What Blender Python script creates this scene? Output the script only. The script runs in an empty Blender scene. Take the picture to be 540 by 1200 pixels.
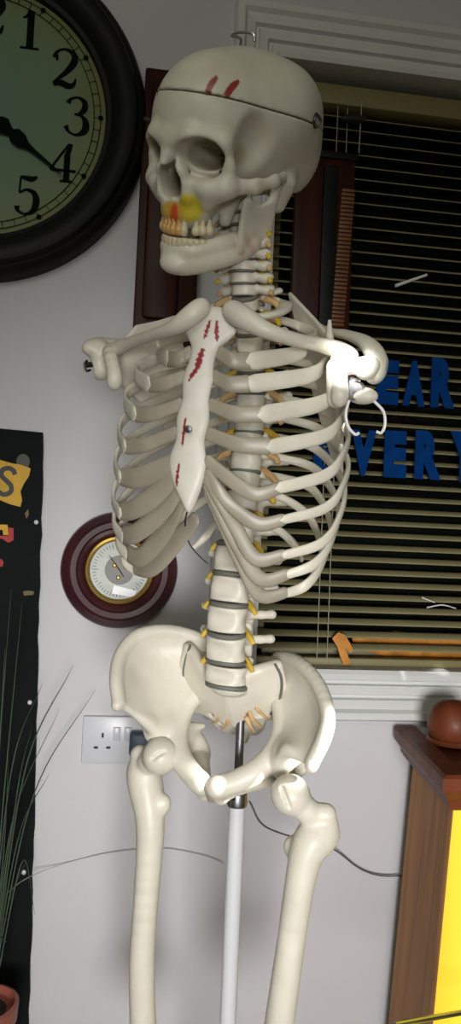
import bpy, math, random
import numpy as np
from mathutils import Vector, Matrix
random.seed(7); rng = np.random.default_rng(7)
R = math.radians
scn = bpy.context.scene
COL = scn.collection

# ------------------------------------------------------------------ camera
CAM = np.array([0.0, -1.42, 1.20]); FPX = 900.0
YAW, PITCH, ROLL = R(8), R(2.5), R(2.5)
fw = np.array([math.sin(YAW)*math.cos(PITCH), math.cos(YAW)*math.cos(PITCH), math.sin(PITCH)])
r0 = np.cross(fw, [0, 0, 1]); r0 /= np.linalg.norm(r0); u0 = np.cross(r0, fw)
cr = r0*math.cos(ROLL) + u0*math.sin(ROLL); cu = u0*math.cos(ROLL) - r0*math.sin(ROLL)
cd = bpy.data.cameras.new('camera'); cam = bpy.data.objects.new('camera', cd); COL.objects.link(cam)
cam.matrix_world = Matrix(((cr[0], cu[0], -fw[0], CAM[0]), (cr[1], cu[1], -fw[1], CAM[1]), (cr[2], cu[2], -fw[2], CAM[2]), (0, 0, 0, 1)))
cd.sensor_fit = 'VERTICAL'; cd.sensor_height = 36; cd.sensor_width = 36; cd.lens = 36*FPX/1200; cd.clip_start = 0.02
scn.camera = cam

# ------------------------------------------------------------------ light
scn.view_settings.view_transform = 'Standard'; scn.view_settings.look = 'None'
scn.view_settings.gamma = 1; scn.view_settings.use_curve_mapping = False
scn.view_settings.exposure = 0.0
W = bpy.data.worlds.new('world'); scn.world = W; W.use_nodes = True
W.node_tree.nodes['Background'].inputs[0].default_value = (0.70, 0.78, 0.66, 1)
W.node_tree.nodes['Background'].inputs[1].default_value = 0.085
def area(name, loc, target, size, power, col):
    l = bpy.data.lights.new(name, 'AREA'); l.shape = 'DISK'; l.size = size; l.energy = power; l.color = col
    o = bpy.data.objects.new(name, l); COL.objects.link(o); o.location = loc
    o.rotation_euler = (Vector(target)-Vector(loc)).to_track_quat('-Z', 'Y').to_euler(); return o
def spot(name, loc, target, ang, power, col, rad=0.03, blend=.5):
    l = bpy.data.lights.new(name, 'SPOT'); l.spot_size = R(ang); l.spot_blend = blend; l.energy = power; l.color = col; l.shadow_soft_size = rad
    o = bpy.data.objects.new(name, l); COL.objects.link(o); o.location = loc
    o.rotation_euler = (Vector(target)-Vector(loc)).to_track_quat('-Z', 'Y').to_euler(); return o
spot('room_lamp', (0.02, -2.55, 0.95), (0.30, 0, 0.70), 52, 200, (1.0, 0.970, 0.962), .28, 1.0)
area('overhead_fill', (-0.5, -2.1, 2.2), (0.1, 0, 1.5), 0.9, 8.0, (1.0, 0.98, 0.84))  # unseen soft fill added overhead to brighten the skull and upper wall

# ------------------------------------------------------------------ pixel helpers
def ray(px, py): return fw + cr*(px-270)/FPX + cu*(600-py)/FPX
def P(px, py, Y=0.0):
    d = ray(px, py); t = (Y-CAM[1])/d[1]; return CAM + d*t

# ------------------------------------------------------------------ materials
def nt(name):
    m = bpy.data.materials.new(name); m.use_nodes = True
    return m, m.node_tree.nodes, m.node_tree.links, m.node_tree.nodes['Principled BSDF']
def mat(name, col, rough=.5, metal=0, emit=None, es=0, spec=None, var=0, vscale=20, bump=0, bscale=60, coat=0, stretch=(1,1,1), trans=0, alpha=1):
    m, n, l, b = nt(name)
    b.inputs['Base Color'].default_value = (*col, 1); b.inputs['Roughness'].default_value = rough; b.inputs['Metallic'].default_value = metal
    if emit: b.inputs['Emission Color'].default_value = (*emit, 1); b.inputs['Emission Strength'].default_value = es
    if spec is not None: b.inputs['Specular IOR Level'].default_value = spec
    if coat: b.inputs['Coat Weight'].default_value = coat; b.inputs['Coat Roughness'].default_value = .15
    if trans: b.inputs['Transmission Weight'].default_value = trans
    if alpha < 1: b.inputs['Alpha'].default_value = alpha
    if var or bump:
        tc = n.new('ShaderNodeTexCoord'); mp = n.new('ShaderNodeMapping'); mp.inputs['Scale'].default_value = stretch
        l.new(tc.outputs['Object'], mp.inputs['Vector'])
    if var:
        nz = n.new('ShaderNodeTexNoise'); nz.inputs['Scale'].default_value = vscale; nz.inputs['Detail'].default_value = 5
        l.new(mp.outputs[0], nz.inputs['Vector'])
        cr_ = n.new('ShaderNodeValToRGB'); cr_.color_ramp.elements[0].position = .3; cr_.color_ramp.elements[1].position = .7
        cr_.color_ramp.elements[0].color = (*[max(0, c*(1-var)) for c in col], 1); cr_.color_ramp.elements[1].color = (*[min(1, c*(1+var)) for c in col], 1)
        l.new(nz.outputs['Fac'], cr_.inputs['Fac']); l.new(cr_.outputs[0], b.inputs['Base Color'])
    if bump:
        nz2 = n.new('ShaderNodeTexNoise'); nz2.inputs['Scale'].default_value = bscale; nz2.inputs['Detail'].default_value = 4
        l.new(mp.outputs[0], nz2.inputs['Vector']); bp = n.new('ShaderNodeBump'); bp.inputs['Strength'].default_value = bump; bp.inputs['Distance'].default_value = .002
        l.new(nz2.outputs['Fac'], bp.inputs['Height']); l.new(bp.outputs[0], b.inputs['Normal'])
    return m
def wood(name, c1, c2, scale=6, stretch=(8, 8, .6), rough=.4, coat=.3, spec=.5):
    m, n, l, b = nt(name)
    tc = n.new('ShaderNodeTexCoord'); mp = n.new('ShaderNodeMapping'); mp.inputs['Scale'].default_value = stretch
    nz = n.new('ShaderNodeTexNoise'); nz.inputs['Scale'].default_value = scale; nz.inputs['Detail'].default_value = 6; nz.inputs['Distortion'].default_value = .6
    rp = n.new('ShaderNodeValToRGB'); rp.color_ramp.elements[0].color = (*c1, 1); rp.color_ramp.elements[1].color = (*c2, 1)
    rp.color_ramp.elements[0].position = .32; rp.color_ramp.elements[1].position = .68
    l.new(tc.outputs['Object'], mp.inputs[0]); l.new(mp.outputs[0], nz.inputs['Vector']); l.new(nz.outputs['Fac'], rp.inputs[0]); l.new(rp.outputs[0], b.inputs['Base Color'])
    b.inputs['Specular IOR Level'].default_value = spec
    b.inputs['Roughness'].default_value = rough; b.inputs['Coat Weight'].default_value = coat; b.inputs['Coat Roughness'].default_value = .25
    return m
def paint_mat(name, rough=.42):
    m, n, l, b = nt(name)
    a = n.new('ShaderNodeAttribute'); a.attribute_name = 'paint'
    nz = n.new('ShaderNodeTexNoise'); nz.inputs['Scale'].default_value = 30; nz.inputs['Detail'].default_value = 5
    tc = n.new('ShaderNodeTexCoord'); l.new(tc.outputs['Object'], nz.inputs['Vector'])
    mx = n.new('ShaderNodeMix'); mx.data_type = 'RGBA'; mx.blend_type = 'MULTIPLY'; mx.inputs[0].default_value = 1
    rp = n.new('ShaderNodeValToRGB'); rp.color_ramp.elements[0].color = (.86, .85, .80, 1); rp.color_ramp.elements[1].color = (1, 1, 1, 1)
    rp.color_ramp.elements[0].position = .3; rp.color_ramp.elements[1].position = .65
    l.new(nz.outputs['Fac'], rp.inputs[0]); l.new(a.outputs['Color'], mx.inputs[6]); l.new(rp.outputs[0], mx.inputs[7]); l.new(mx.outputs[2], b.inputs['Base Color'])
    b.inputs['Roughness'].default_value = rough
    return m
BONEC = (.70, .665, .56)
M = dict(
    wall=mat('painted_wall', (.60, .60, .62), .6, var=.04, vscale=3, bump=.15, bscale=90),
    trim=mat('gloss_white_trim', (.68, .70, .68), .45, var=.03, vscale=8),
    floor=wood('floor_boards', (.16, .09, .05), (.28, .17, .09), 4, (1, 10, 1)),
    ceil=mat('ceiling_paint', (.6, .6, .58), .8),
    bone=mat('ivory_bone', (.66, .63, .53), .42, var=.06, vscale=28, bump=.12, bscale=120),
    bonep=paint_mat('ivory_bone_painted'),
    ribb=mat('ivory_rib', (.68, .65, .54), .42, var=.10, vscale=25, bump=.15, bscale=90),
    cart=mat('costal_cartilage_plastic', (.32, .29, .22), .38, var=.10, vscale=30),
    disc=mat('disc_grey', (.13, .13, .11), .6, var=.1),
    nerve=mat('nerve_yellow', (.62, .42, .05), .45, var=.3, vscale=60),
    nerveo=mat('nerve_tan', (.60, .40, .18), .5, var=.2, vscale=60),
    steel=mat('brushed_steel', (.42, .42, .43), .32, 1),
    dsteel=mat('dark_steel', (.10, .10, .10), .4, 1),
    paintpole=mat('grey_painted_tube', (.60, .61, .64), .35),
    rod=mat('rod_steel', (.22, .22, .24), .42, 1),
    brass=mat('brass', (.50, .33, .09), .32, 1),
    mahog=wood('mahogany', (.035, .006, .010), (.075, .016, .020), 5, (5, 5, 1), .3, .6),
    dwood=wood('dark_wood', (.018, .004, .003), (.052, .011, .006), 6, (10, 10, .5), .45, .0, .2),
    rwood=wood('ribbed_wood', (.12, .045, .018), (.22, .09, .035), 8, (3, 3, 10), .5, .1),
    blackwood=wood('black_brown_wood', (.0035, .004, .0035), (.007, .007, .006), 5, (3, 3, 3), .55, .0, .25),
    pine=wood('pine', (.33, .145, .055), (.50, .24, .075), 4, (9, 9, .5), .6, .0, .25),
    redwood=wood('red_stained_wood', (.12, .028, .010), (.20, .05, .018), 5, (4, 4, 1), .5, .05, .3),
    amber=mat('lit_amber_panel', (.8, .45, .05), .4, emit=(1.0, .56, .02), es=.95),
    slat=mat('olive_slat', (.27, .245, .125), .5, var=.08, vscale=10, spec=.25),
    rail=mat('olive_rail', (.20, .175, .07), .5),
    cord=mat('blind_cord', (.35, .33, .24), .7),
    night=mat('night_glass', (.004, .005, .004), .08, spec=.3),
    blue=mat('blue_letter', (.002, .038, .17), .8, spec=.05, var=.25, vscale=25),
    plastic=mat('white_plastic', (.62, .64, .68), .3),
    hole=mat('socket_hole', (.02, .02, .02), .6),
    plug=mat('navy_plug', (.02, .05, .09), .45),
    black=mat('black', (.008, .010, .009), .5),
    cable=mat('grey_cable', (.10, .10, .11), .5),
    thread=mat('thin_thread', (.36, .36, .35), .6),
    white=mat('white_strip', (.85, .85, .82), .35, emit=(1, 1, 1), es=.0),
    terra=mat('terracotta', (.30, .09, .06), .5, var=.15),
    blade=mat('grass_blade', (.045, .075, .042), .5, var=.35, vscale=15),
    board=mat('black_painted_board', (.006, .009, .0085), .75, spec=.12, var=.4, vscale=6, bump=.3, bscale=30),
    yel=mat('yellow_paint', (.62, .36, .02), .6, var=.12, vscale=30),
    red=mat('red_paint', (.42, .02, .015), .6, var=.2, vscale=30),
    dialw=mat('barometer_dial', (.42, .46, .42), .4, var=.1, vscale=60),
    toothp=mat('tooth_stained', (.62, .36, .12), .35, var=.45, vscale=180),
    tooth=mat('tooth_ivory', (.62, .55, .36), .35, var=.15, vscale=150),
    orange=mat('orange_reflection', (.55, .22, .03), .35, var=.3, vscale=30),
    inkdark=mat('dial_ink', (.003, .009, .006), .9, spec=.05),
    white2=mat('white_reflection', (.80, .80, .78), .3),
)

# ------------------------------------------------------------------ mesh helpers
def link(name, me, m=None, parent=None, smooth=True):
    o = bpy.data.objects.new(name, me); COL.objects.link(o)
    if m is not None: me.materials.append(m)
    if parent is not None: o.parent = parent
    if smooth: me.shade_smooth()
    return o
def mesh(name, v, f, m=None, parent=None, smooth=True, sharp=None):
    me = bpy.data.meshes.new(name); me.from_pydata([tuple(map(float, a)) for a in v], [], [tuple(int(i) for i in a) for a in f]); me.update()
    o = link(name, me, m, parent, smooth)
    if smooth and sharp: me.set_sharp_from_angle(angle=R(sharp))
    return o
def tag(o, label=None, cat=None, group=None, kind=None):
    if label: o['label'] = label
    if cat: o['category'] = cat
    if group: o['group'] = group
    if kind: o['kind'] = kind
    return o
def empty(name, loc=(0, 0, 0)):
    o = bpy.data.objects.new(name, None); COL.objects.link(o); o.location = loc; o.empty_display_size = .05; return o
class MB:
    def __init__(s): s.v = []; s.f = []
    def add(s, v, f):
        b = len(s.v); s.v += [tuple(map(float, a)) for a in v]; s.f += [tuple(b+i for i in q) for q in f]; return s
    def box(s, lo, hi, bev=0):
        x0, y0, z0 = lo; x1, y1, z1 = hi
        if bev <= 0:
            return s.add([(x0,y0,z0),(x1,y0,z0),(x1,y1,z0),(x0,y1,z0),(x0,y0,z1),(x1,y0,z1),(x1,y1,z1),(x0,y1,z1)],
                  [(3,2,1,0),(4,5,6,7),(0,1,5,4),(1,2,6,5),(2,3,7,6),(3,0,4,7)])
        import bmesh
        bm = bmesh.new(); bmesh.ops.create_cube(bm, size=1)
        for v in bm.verts: v.co = Vector(((x0+x1)/2+v.co.x*(x1-x0), (y0+y1)/2+v.co.y*(y1-y0), (z0+z1)/2+v.co.z*(z1-z0)))
        bmesh.ops.bevel(bm, geom=list(bm.edges), offset=bev, segments=2, affect='EDGES', profile=.5)
        bm.verts.index_update(); s.add([v.co[:] for v in bm.verts], [[v.index for v in f.verts] for f in bm.faces]); bm.free(); return s
    def tube(s, pts, rad, n=12, cap=True):
        pts = np.asarray(pts, float); k = len(pts); rad = np.broadcast_to(rad, (k,))
        T = np.gradient(pts, axis=0); T /= np.linalg.norm(T, axis=1)[:, None]+1e-12
        up = np.array([0, 0, 1.]) if abs(T[0][2]) < .9 else np.array([1., 0, 0])
        U = np.cross(T[0], up); U /= np.linalg.norm(U); V = []
        for i in range(k):
            U = U - T[i]*U.dot(T[i]); U /= np.linalg.norm(U); B = np.cross(T[i], U)
            for j in range(n):
                a = 2*math.pi*j/n; V.append(pts[i]+rad[i]*(U*math.cos(a)+B*math.sin(a)))
        F = [(i*n+j, i*n+(j+1) % n, (i+1)*n+(j+1) % n, (i+1)*n+j) for i in range(k-1) for j in range(n)]
        if cap: F += [tuple(range(n))[::-1], tuple((k-1)*n+j for j in range(n))]
        return s.add(V, F)
    def lathe(s, prof, c=(0, 0, 0), axis='Z', n=48):
        V = []; k = len(prof)
        for r, h in prof:
            for j in range(n):
                a = 2*math.pi*j/n; x, y = r*math.cos(a), r*math.sin(a)
                V.append((c[0]+x, c[1]+y, c[2]+h) if axis == 'Z' else (c[0]+x, c[1]-h, c[2]+y))
        F = [(i*n+j, i*n+(j+1) % n, (i+1)*n+(j+1) % n, (i+1)*n+j) for i in range(k-1) for j in range(n)]
        F += [tuple(range(n))[::-1], tuple((k-1)*n+j for j in range(n))]
        return s.add(V, F)
    def prism(s, poly, y0, y1):   # polygon in x,z extruded along y
        n = len(poly); V = [(x, y0, z) for x, z in poly]+[(x, y1, z) for x, z in poly]
        F = [tuple(range(n)), tuple(range(2*n-1, n-1, -1))]+[(i, i+n, (i+1) % n+n, (i+1) % n) for i in range(n)]
        return s.add(V, F)
    def build(s, name, m, parent=None, smooth=True, sharp=35): 
        o = mesh(name, s.v, s.f, m, parent, smooth, sharp)
        import bmesh
        bm = bmesh.new(); bm.from_mesh(o.data); bmesh.ops.recalc_face_normals(bm, faces=bm.faces); bm.to_mesh(o.data); bm.free()
        if smooth and sharp: o.data.set_sharp_from_angle(angle=R(sharp))
        return o
def spline(pts, n=60):     # centripetal-ish Catmull-Rom on rows of any dimension
    p = np.asarray(pts, float); p = np.vstack([2*p[0]-p[1], p, 2*p[-1]-p[-2]]); k = len(p)-3
    t = np.linspace(0, k, n); i = np.minimum(t.astype(int), k-1); u = (t-i)[:, None]
    a, b, c, d = p[i], p[i+1], p[i+2], p[i+3]
    return .5*((2*b)+(-a+c)*u+(2*a-5*b+4*c-d)*u*u+(-a+3*b-3*c+d)*u**3)

# ------------------------------------------------------------------ signed distance modelling
class Field:
    def __init__(s, lo, hi, vox):
        s.lo = np.array(lo, float); s.vox = vox; s.n = np.ceil((np.array(hi)-s.lo)/vox).astype(int)+1
        s.ax = [s.lo[i]+vox*np.arange(s.n[i]) for i in range(3)]; s.d = np.full(s.n, .05, np.float32)
    def region(s, lo, hi):
        a = np.clip(np.floor((np.array(lo)-s.lo)/s.vox).astype(int), 0, s.n); b = np.clip(np.ceil((np.array(hi)-s.lo)/s.vox).astype(int)+1, 0, s.n)
        sl = tuple(slice(a[i], b[i]) for i in range(3))
        return sl, np.ix_(*[s.ax[i][sl[i]].astype(np.float32) for i in range(3)])
    def comb(s, sl, d, k, sub=False):
        if d.size == 0: return
        a = s.d[sl]
        if sub: a, d = -a, d
        k = max(k, 1e-5); h = np.maximum(k-np.abs(a-d), 0)/k
        r = np.minimum(a, d)-h*h*k*.25
        s.d[sl] = -r if sub else r
    def ell(s, c, r, k=.004, sub=False, rot=None):
        c = np.array(c, float); r = np.array(r, float); m = max(r)+k+.02
        sl, (X, Y, Z) = s.region(c-m, c+m); X, Y, Z = X-c[0], Y-c[1], Z-c[2]
        if rot is not None:
            q = np.array(rot.transposed() if hasattr(rot, 'transposed') else rot)
            X, Y, Z = q[0][0]*X+q[0][1]*Y+q[0][2]*Z, q[1][0]*X+q[1][1]*Y+q[1][2]*Z, q[2][0]*X+q[2][1]*Y+q[2][2]*Z
        k0 = np.sqrt((X/r[0])**2+(Y/r[1])**2+(Z/r[2])**2); k1 = np.sqrt((X/r[0]**2)**2+(Y/r[1]**2)**2+(Z/r[2]**2)**2)
        s.comb(sl, k0*(k0-1)/(k1+1e-9), k, sub); return s
    def tube(s, pts, rad, k=.004, sub=False, sc=(1, 1, 1)):
        pts = np.asarray(pts, float); rad = np.broadcast_to(rad, (len(pts),)); S = np.array(sc, float)
        for a, b, ra, rb in zip(pts[:-1], pts[1:], rad[:-1], rad[1:]):
            m = (max(ra, rb)+k+.012)/S
            sl, (X, Y, Z) = s.region(np.minimum(a, b)-m, np.maximum(a, b)+m)
            X, Y, Z = (X-a[0])*S[0], (Y-a[1])*S[1], (Z-a[2])*S[2]; v = (b-a)*S; L = v.dot(v)+1e-12
            t = np.clip((X*v[0]+Y*v[1]+Z*v[2])/L, 0, 1)
            d = np.sqrt((X-t*v[0])**2+(Y-t*v[1])**2+(Z-t*v[2])**2)-(ra+(rb-ra)*t)
            s.comb(sl, d/max(S), k, sub)
        return s
    def plate(s, rows, rad, n=(46, 46), k=.002):   # grid of control points -> smooth surface of spheres
        g = np.array(rows, float); rg = np.broadcast_to(np.array(rad, float), g.shape[:2])[..., None]; g = np.concatenate([g, rg], 2)
        g = np.stack([spline(r_, n[1]) for r_ in g]); g = np.stack([spline(g[:, j], n[0]) for j in range(g.shape[1])], 1)
        for q in g.reshape(-1, 4):
            m = q[3]+.004; sl, (X, Y, Z) = s.region(q[:3]-m, q[:3]+m)
            d = np.sqrt((X-q[0])**2+(Y-q[1])**2+(Z-q[2])**2)-q[3]; a = s.d[sl]
            if d.size: s.d[sl] = np.minimum(a, d)
        return s
    def plane(s, nrm, off, keep=None):   # keep where n.p < off
        nrm = np.array(nrm, float); nrm /= np.linalg.norm(nrm)
        X, Y, Z = np.ix_(*[a.astype(np.float32) for a in s.ax]); s.d = np.maximum(s.d, nrm[0]*X+nrm[1]*Y+nrm[2]*Z-off); return s
    def copy(s):
        c = Field.__new__(Field); c.lo, c.vox, c.n, c.ax, c.d = s.lo, s.vox, s.n, s.ax, s.d.copy(); return c
    def surf(s, smooth=2):
        d = s.d; d[0] = d[-1] = .05; d[:, 0] = d[:, -1] = .05; d[:, :, 0] = d[:, :, -1] = .05
        ins = d < 0; nx, ny, nz = d.shape
        cnt = sum(ins[i:nx-1+i, j:ny-1+j, k:nz-1+k].astype(np.int8) for i in (0, 1) for j in (0, 1) for k in (0, 1))
        act = (cnt > 0) & (cnt < 8); idx = np.full(act.shape, -1, np.int64); I = np.argwhere(act); idx[act] = np.arange(len(I))
        acc = np.zeros((len(I), 3)); num = np.zeros(len(I))
        cs = [(i, j, k) for i in (0, 1) for j in (0, 1) for k in (0, 1)]
        for a in cs:
            for ax in range(3):
                if a[ax]: continue
                b = list(a); b[ax] = 1
                da = d[I[:, 0]+a[0], I[:, 1]+a[1], I[:, 2]+a[2]].astype(float); db = d[I[:, 0]+b[0], I[:, 1]+b[1], I[:, 2]+b[2]].astype(float)
                c = (da < 0) != (db < 0); t = np.where(c, da/(da-db+1e-20), 0)
                p = np.tile(np.array(a, float), (len(I), 1)); p[:, ax] += t; acc += p*c[:, None]; num += c
        V = (I+acc/num[:, None])*s.vox+s.lo; F = []
        for ax in range(3):
            a = np.swapaxes(ins, 0, ax) if ax else ins
            sl0 = [slice(1, -1)]*3; sl0[ax] = slice(0, -1); sl1 = [slice(1, -1)]*3; sl1[ax] = slice(1, None)
            A = ins[tuple(sl0)]; B = ins[tuple(sl1)]; o = np.argwhere(A != B); fl = A[A != B]
            base = o.copy(); 
            for t in range(3):
                if t != ax: base[:, t] += 1
            u, v = [(1, 2), (2, 0), (0, 1)][ax]
            def q(du, dv):
                w = base.copy(); w[:, u] -= du; w[:, v] -= dv; return idx[w[:, 0], w[:, 1], w[:, 2]]
            f = np.stack([q(1, 1), q(0, 1), q(0, 0), q(1, 0)], 1); f[~fl] = f[~fl][:, ::-1]; F.append(f)
        F = np.vstack(F); F = F[(F >= 0).all(1)]
        E = np.vstack([F[:, [0, 1]], F[:, [1, 2]], F[:, [2, 3]], F[:, [3, 0]]]); E = np.vstack([E, E[:, ::-1]])
        deg = np.bincount(E[:, 0], minlength=len(V))[:, None]
        for it in range(smooth*2):
            lam = .5 if it % 2 == 0 else -.48
            S = np.stack([np.bincount(E[:, 0], V[E[:, 1], c], minlength=len(V)) for c in range(3)], 1)
            V = V+lam*(S/np.maximum(deg, 1)-V)
        return V, F
    def build(s, name, m, parent=None, smooth=3, paint=None, mod=None):
        V, F = s.surf(smooth); C = paint(V) if paint is not None else None
        if mod is not None: V = mod(V)
        me = bpy.data.meshes.new(name); me.vertices.add(len(V)); me.vertices.foreach_set('co', V.astype(np.float32).ravel())
        me.loops.add(F.size); me.loops.foreach_set('vertex_index', F.astype(np.int32).ravel())
        me.polygons.add(len(F)); me.polygons.foreach_set('loop_start', np.arange(0, F.size, 4, dtype=np.int32))
        me.update(calc_edges=True); me.validate()
        if C is not None:
            at = me.color_attributes.new('paint', 'FLOAT_COLOR', 'POINT')
            at.data.foreach_set('color', np.concatenate([C, np.ones((len(C), 1))], 1).astype(np.float32).ravel())
        return link(name, me, m, parent)
def strap(name, pts, h, t, m, parent, up=(0, 0, 1), n=70, seg=12, roll=0.):
    """flattened bone strip swept along a smooth curve; h, t half height and half thickness (scalars or per control point)"""
    pts = np.asarray(pts, float); k = len(pts)
    H = np.broadcast_to(h, (k,)); T_ = np.broadcast_to(t, (k,)); RL = np.broadcast_to(roll, (k,))
    q = spline(np.column_stack([pts, H, T_, RL]), n); p = q[:, :3]
    T = np.gradient(p, axis=0); T /= np.linalg.norm(T, axis=1)[:, None]; V = []
    e = np.minimum(1, np.minimum(np.arange(n), np.arange(n)[::-1])/2.0); e = np.sqrt(np.maximum(0, 1-(1-e)**2))*.9+.1
    for i in range(n):
        U = np.array(up, float); U -= T[i]*U.dot(T[i]); U /= np.linalg.norm(U); B = np.cross(T[i], U)
        c, s_ = math.cos(q[i, 5]), math.sin(q[i, 5]); U, B = U*c+B*s_, B*c-U*s_
        for j in range(seg):
            a = 2*math.pi*j/seg; ca, sa = math.cos(a), math.sin(a)
            V.append(p[i]+U*e[i]*q[i, 3]*math.copysign(abs(ca)**.8, ca)+B*e[i]*q[i, 4]*math.copysign(abs(sa)**.8, sa))
    F = [(i*seg+j, i*seg+(j+1) % seg, (i+1)*seg+(j+1) % seg, (i+1)*seg+j) for i in range(n-1) for j in range(seg)]
    F += [tuple(range(seg))[::-1], tuple((n-1)*seg+j for j in range(seg))]
    return mesh(name, V, F, m, parent, True, 60)

# ================================================================== THE ROOM
opL = (P(342, 70)[0]+P(299, 780)[0])/2-.016; opT = (P(345, 70)[2]+P(540, 97)[2])/2; opB = (P(540, 791)[2]+P(400, 784)[2])/2; opR = opL+1.05
X0, X1, ZC = -1.7, 2.1, 2.45
mb = MB(); TH = .14
mb.box((X0, 0, 0), (opL, TH, ZC)); mb.box((opR, 0, 0), (X1, TH, ZC)); mb.box((opL, 0, 0), (opR, TH, opB)); mb.box((opL, 0, opT), (opR, TH, ZC))
tag(mb.build('wall_back', M['wall'], smooth=False), kind='structure')
tag(MB().box((X0-.1, -3.4, 0), (X0, TH, ZC)).build('wall_left', M['wall'], smooth=False), kind='structure')
tag(MB().box((X1, -3.4, 0), (X1+.1, TH, ZC)).build('wall_right', M['wall'], smooth=False), kind='structure')
tag(MB().box((X0-.1, -3.4, -.08), (X1+.1, TH, 0)).build('floor', M['floor'], smooth=False), kind='structure')
tag(MB().box((X0-.1, -3.4, ZC), (X1+.1, TH, ZC+.08)).build('ceiling', M['ceil'], smooth=False), kind='structure')
tag(MB().box((X0, -.018, 0), (X1, 0, .12), .004).build('baseboard_back', M['trim']), kind='structure')
# architrave: stepped moulding all round the opening
def arch_ring(prof, name, m):
    """prof: list of (offset outward from opening, protrusion)"""
    V = []; 
    for o_, p_ in prof: V += [(opL-o_, -p_, opB-o_), (opR+o_, -p_, opB-o_), (opR+o_, -p_, opT+o_), (opL-o_, -p_, opT+o_)]
    F = [(i*4+j, i*4+(j+1) % 4, (i+1)*4+(j+1) % 4, (i+1)*4+j) for i in range(len(prof)-1) for j in range(4)]
    return mesh(name, V, F, m, None, False)
prof = [(-.004, -.10), (-.004, .012), (.004, .016), (.014, .016), (.016, .009), (.022, .009), (.024, .018), (.040, .020), (.042, .013), (.047, .013), (.050, .022), (.066, .026), (.072, .034), (.084, .034), (.088, .026), (.088, 0)]
tag(arch_ring(prof, 'trim_1', M['trim']), kind='structure')
wf = tag(empty('window_1', ((opL+opR)/2, .11, opB)), kind='structure')
cx = (opL+opR)/2
def wbox(lo, hi, b=0): return (lo[0]-cx, lo[1]-.11, lo[2]-opB), (hi[0]-cx, hi[1]-.11, hi[2]-opB), b
mb = MB()
for lo, hi in (((opL, .085, opB), (opL+.035, .125, opT)), ((opR-.035, .085, opB), (opR, .125, opT)), ((opL, .085, opB), (opR, .125, opB+.035)), ((opL, .085, opT-.035), (opR, .125, opT))):
    mb.box(*wbox(lo, hi, .003))
mb.build('window_frame', M['rail'], wf)  # the frame's unlit look is put into its dark colour
MB().box(*wbox((opL+.03, .102, opB+.03), (opR-.03, .108, opT-.03))).build('window_glass', M['night'], wf)

# ------------------------------------------------------------------ venetian blind
bl = tag(empty('venetian_blind', (cx, .045, opT)), 'olive venetian blind with open slats filling the dark window', 'blind')
def rel(o, p): return (p[0]-o.location[0], p[1]-o.location[1], p[2]-o.location[2])
bx0, bx1 = opL+.006, opR-.006
MB().box(rel(bl, (bx0, .022, opT-.062)), rel(bl, (bx1, .068, opT-.022)), .003).build('head_rail', M['rail'], bl)
MB().box(rel(bl, (bx0, .030, opB+.004)), rel(bl, (bx1, .058, opB+.020)), .003).build('bottom_rail', M['rail'], bl)
zs = np.arange(opB+.040, opT-.075, .0245); slat0 = None
for i, z in enumerate(zs):
    if slat0 is None:
        V = []; ns = 7
        for xx in (bx0, bx1):
            for j in range(ns):
                u = (j/(ns-1)-.5)*.026; bow = .0022*(1-(u/.013)**2)
                a = R(24); yy = u*math.cos(a)-bow*math.sin(a); zz = u*math.sin(a)+bow*math.cos(a); V.append((xx-cx, yy, zz))
        F = [(j, j+1, ns+j+1, ns+j) for j in range(ns-1)]
        slat0 = mesh('slat', V, F, M['slat'], bl); md = slat0.modifiers.new('s', 'SOLIDIFY'); md.thickness = .0006
        o = slat0
    else:
        o = slat0.copy(); COL.objects.link(o); o.parent = bl
    o.location = (0, 0, z-opT); o.rotation_euler = (0, R(random.uniform(-.12, .12)), 0)
for xx in (opL+.13, opL+.15, opL+.56, opL+.58):
    MB().tube([rel(bl, (xx, .030, opT-.06)), rel(bl, (xx, .030, opB+.01))], .0009, 6).build('ladder_cord', M['cord'], bl)
# pull cord with black handle
p0 = P(424, 118, .018); p1 = P(421, 180, .018)
MB().tube([rel(bl, p0), rel(bl, (p0[0]-.003, .016, p1[2]))], .0012, 8).build('pull_cord', M['cord'], bl)
ph = P(415, 140, .014)
mb = MB(); mb.tube([rel(bl, ph+np.array([-.028, 0, -.001])), rel(bl, ph+np.array([-.022, 0, 0])), rel(bl, ph+np.array([0, 0, .001])), rel(bl, ph+np.array([.022, 0, .002]))], [.001, .0065, .008, .007], 12)
mb.build('cord_cleat', M['black'], bl)

# ------------------------------------------------------------------ letters on the window
def letter(ch, px0, py0, px1, py1, label, Y=.012):
    a = P(px0, py1, Y); b = P(px1, py0, Y); w = b[0]-a[0]; h = b[2]-a[2]
    cu_ = bpy.data.curves.new('letter', 'FONT'); cu_.body = ch; cu_.extrude = .0012; cu_.offset = .075; cu_.size = 1
    t = bpy.data.objects.new('t', cu_); COL.objects.link(t); bpy.context.view_layer.update()
    me = bpy.data.meshes.new_from_object(t.evaluated_get(bpy.context.evaluated_depsgraph_get())); bpy.data.objects.remove(t)
    co = np.array([v.co[:] for v in me.vertices]); lo, hi = co.min(0), co.max(0)
    for v, c in zip(me.vertices, co): v.co = ((c[0]-lo[0])/(hi[0]-lo[0])*w, -c[2], (c[1]-lo[1])/(hi[1]-lo[1])*h)
    o = link('window_letter', me, M['blue'], None, False); o.location = a
    tag(o, label, 'letter', 'blue letters in front of the blind'); return o
letter('E', 440, 423, 468, 473, 'blue letter beside the bright shoulder, left end of the upper word')
letter('A', 471, 424, 499, 475, 'blue letter A in the upper word on the window')
letter('R', 504, 421, 534, 477, 'blue letter R ending the upper word on the window')
letter('E', 366, 508, 392, 560, 'blue letter partly hidden behind the ribs')
letter('V', 410, 505, 441, 557, 'blue letter V starting the lower word')
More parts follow.
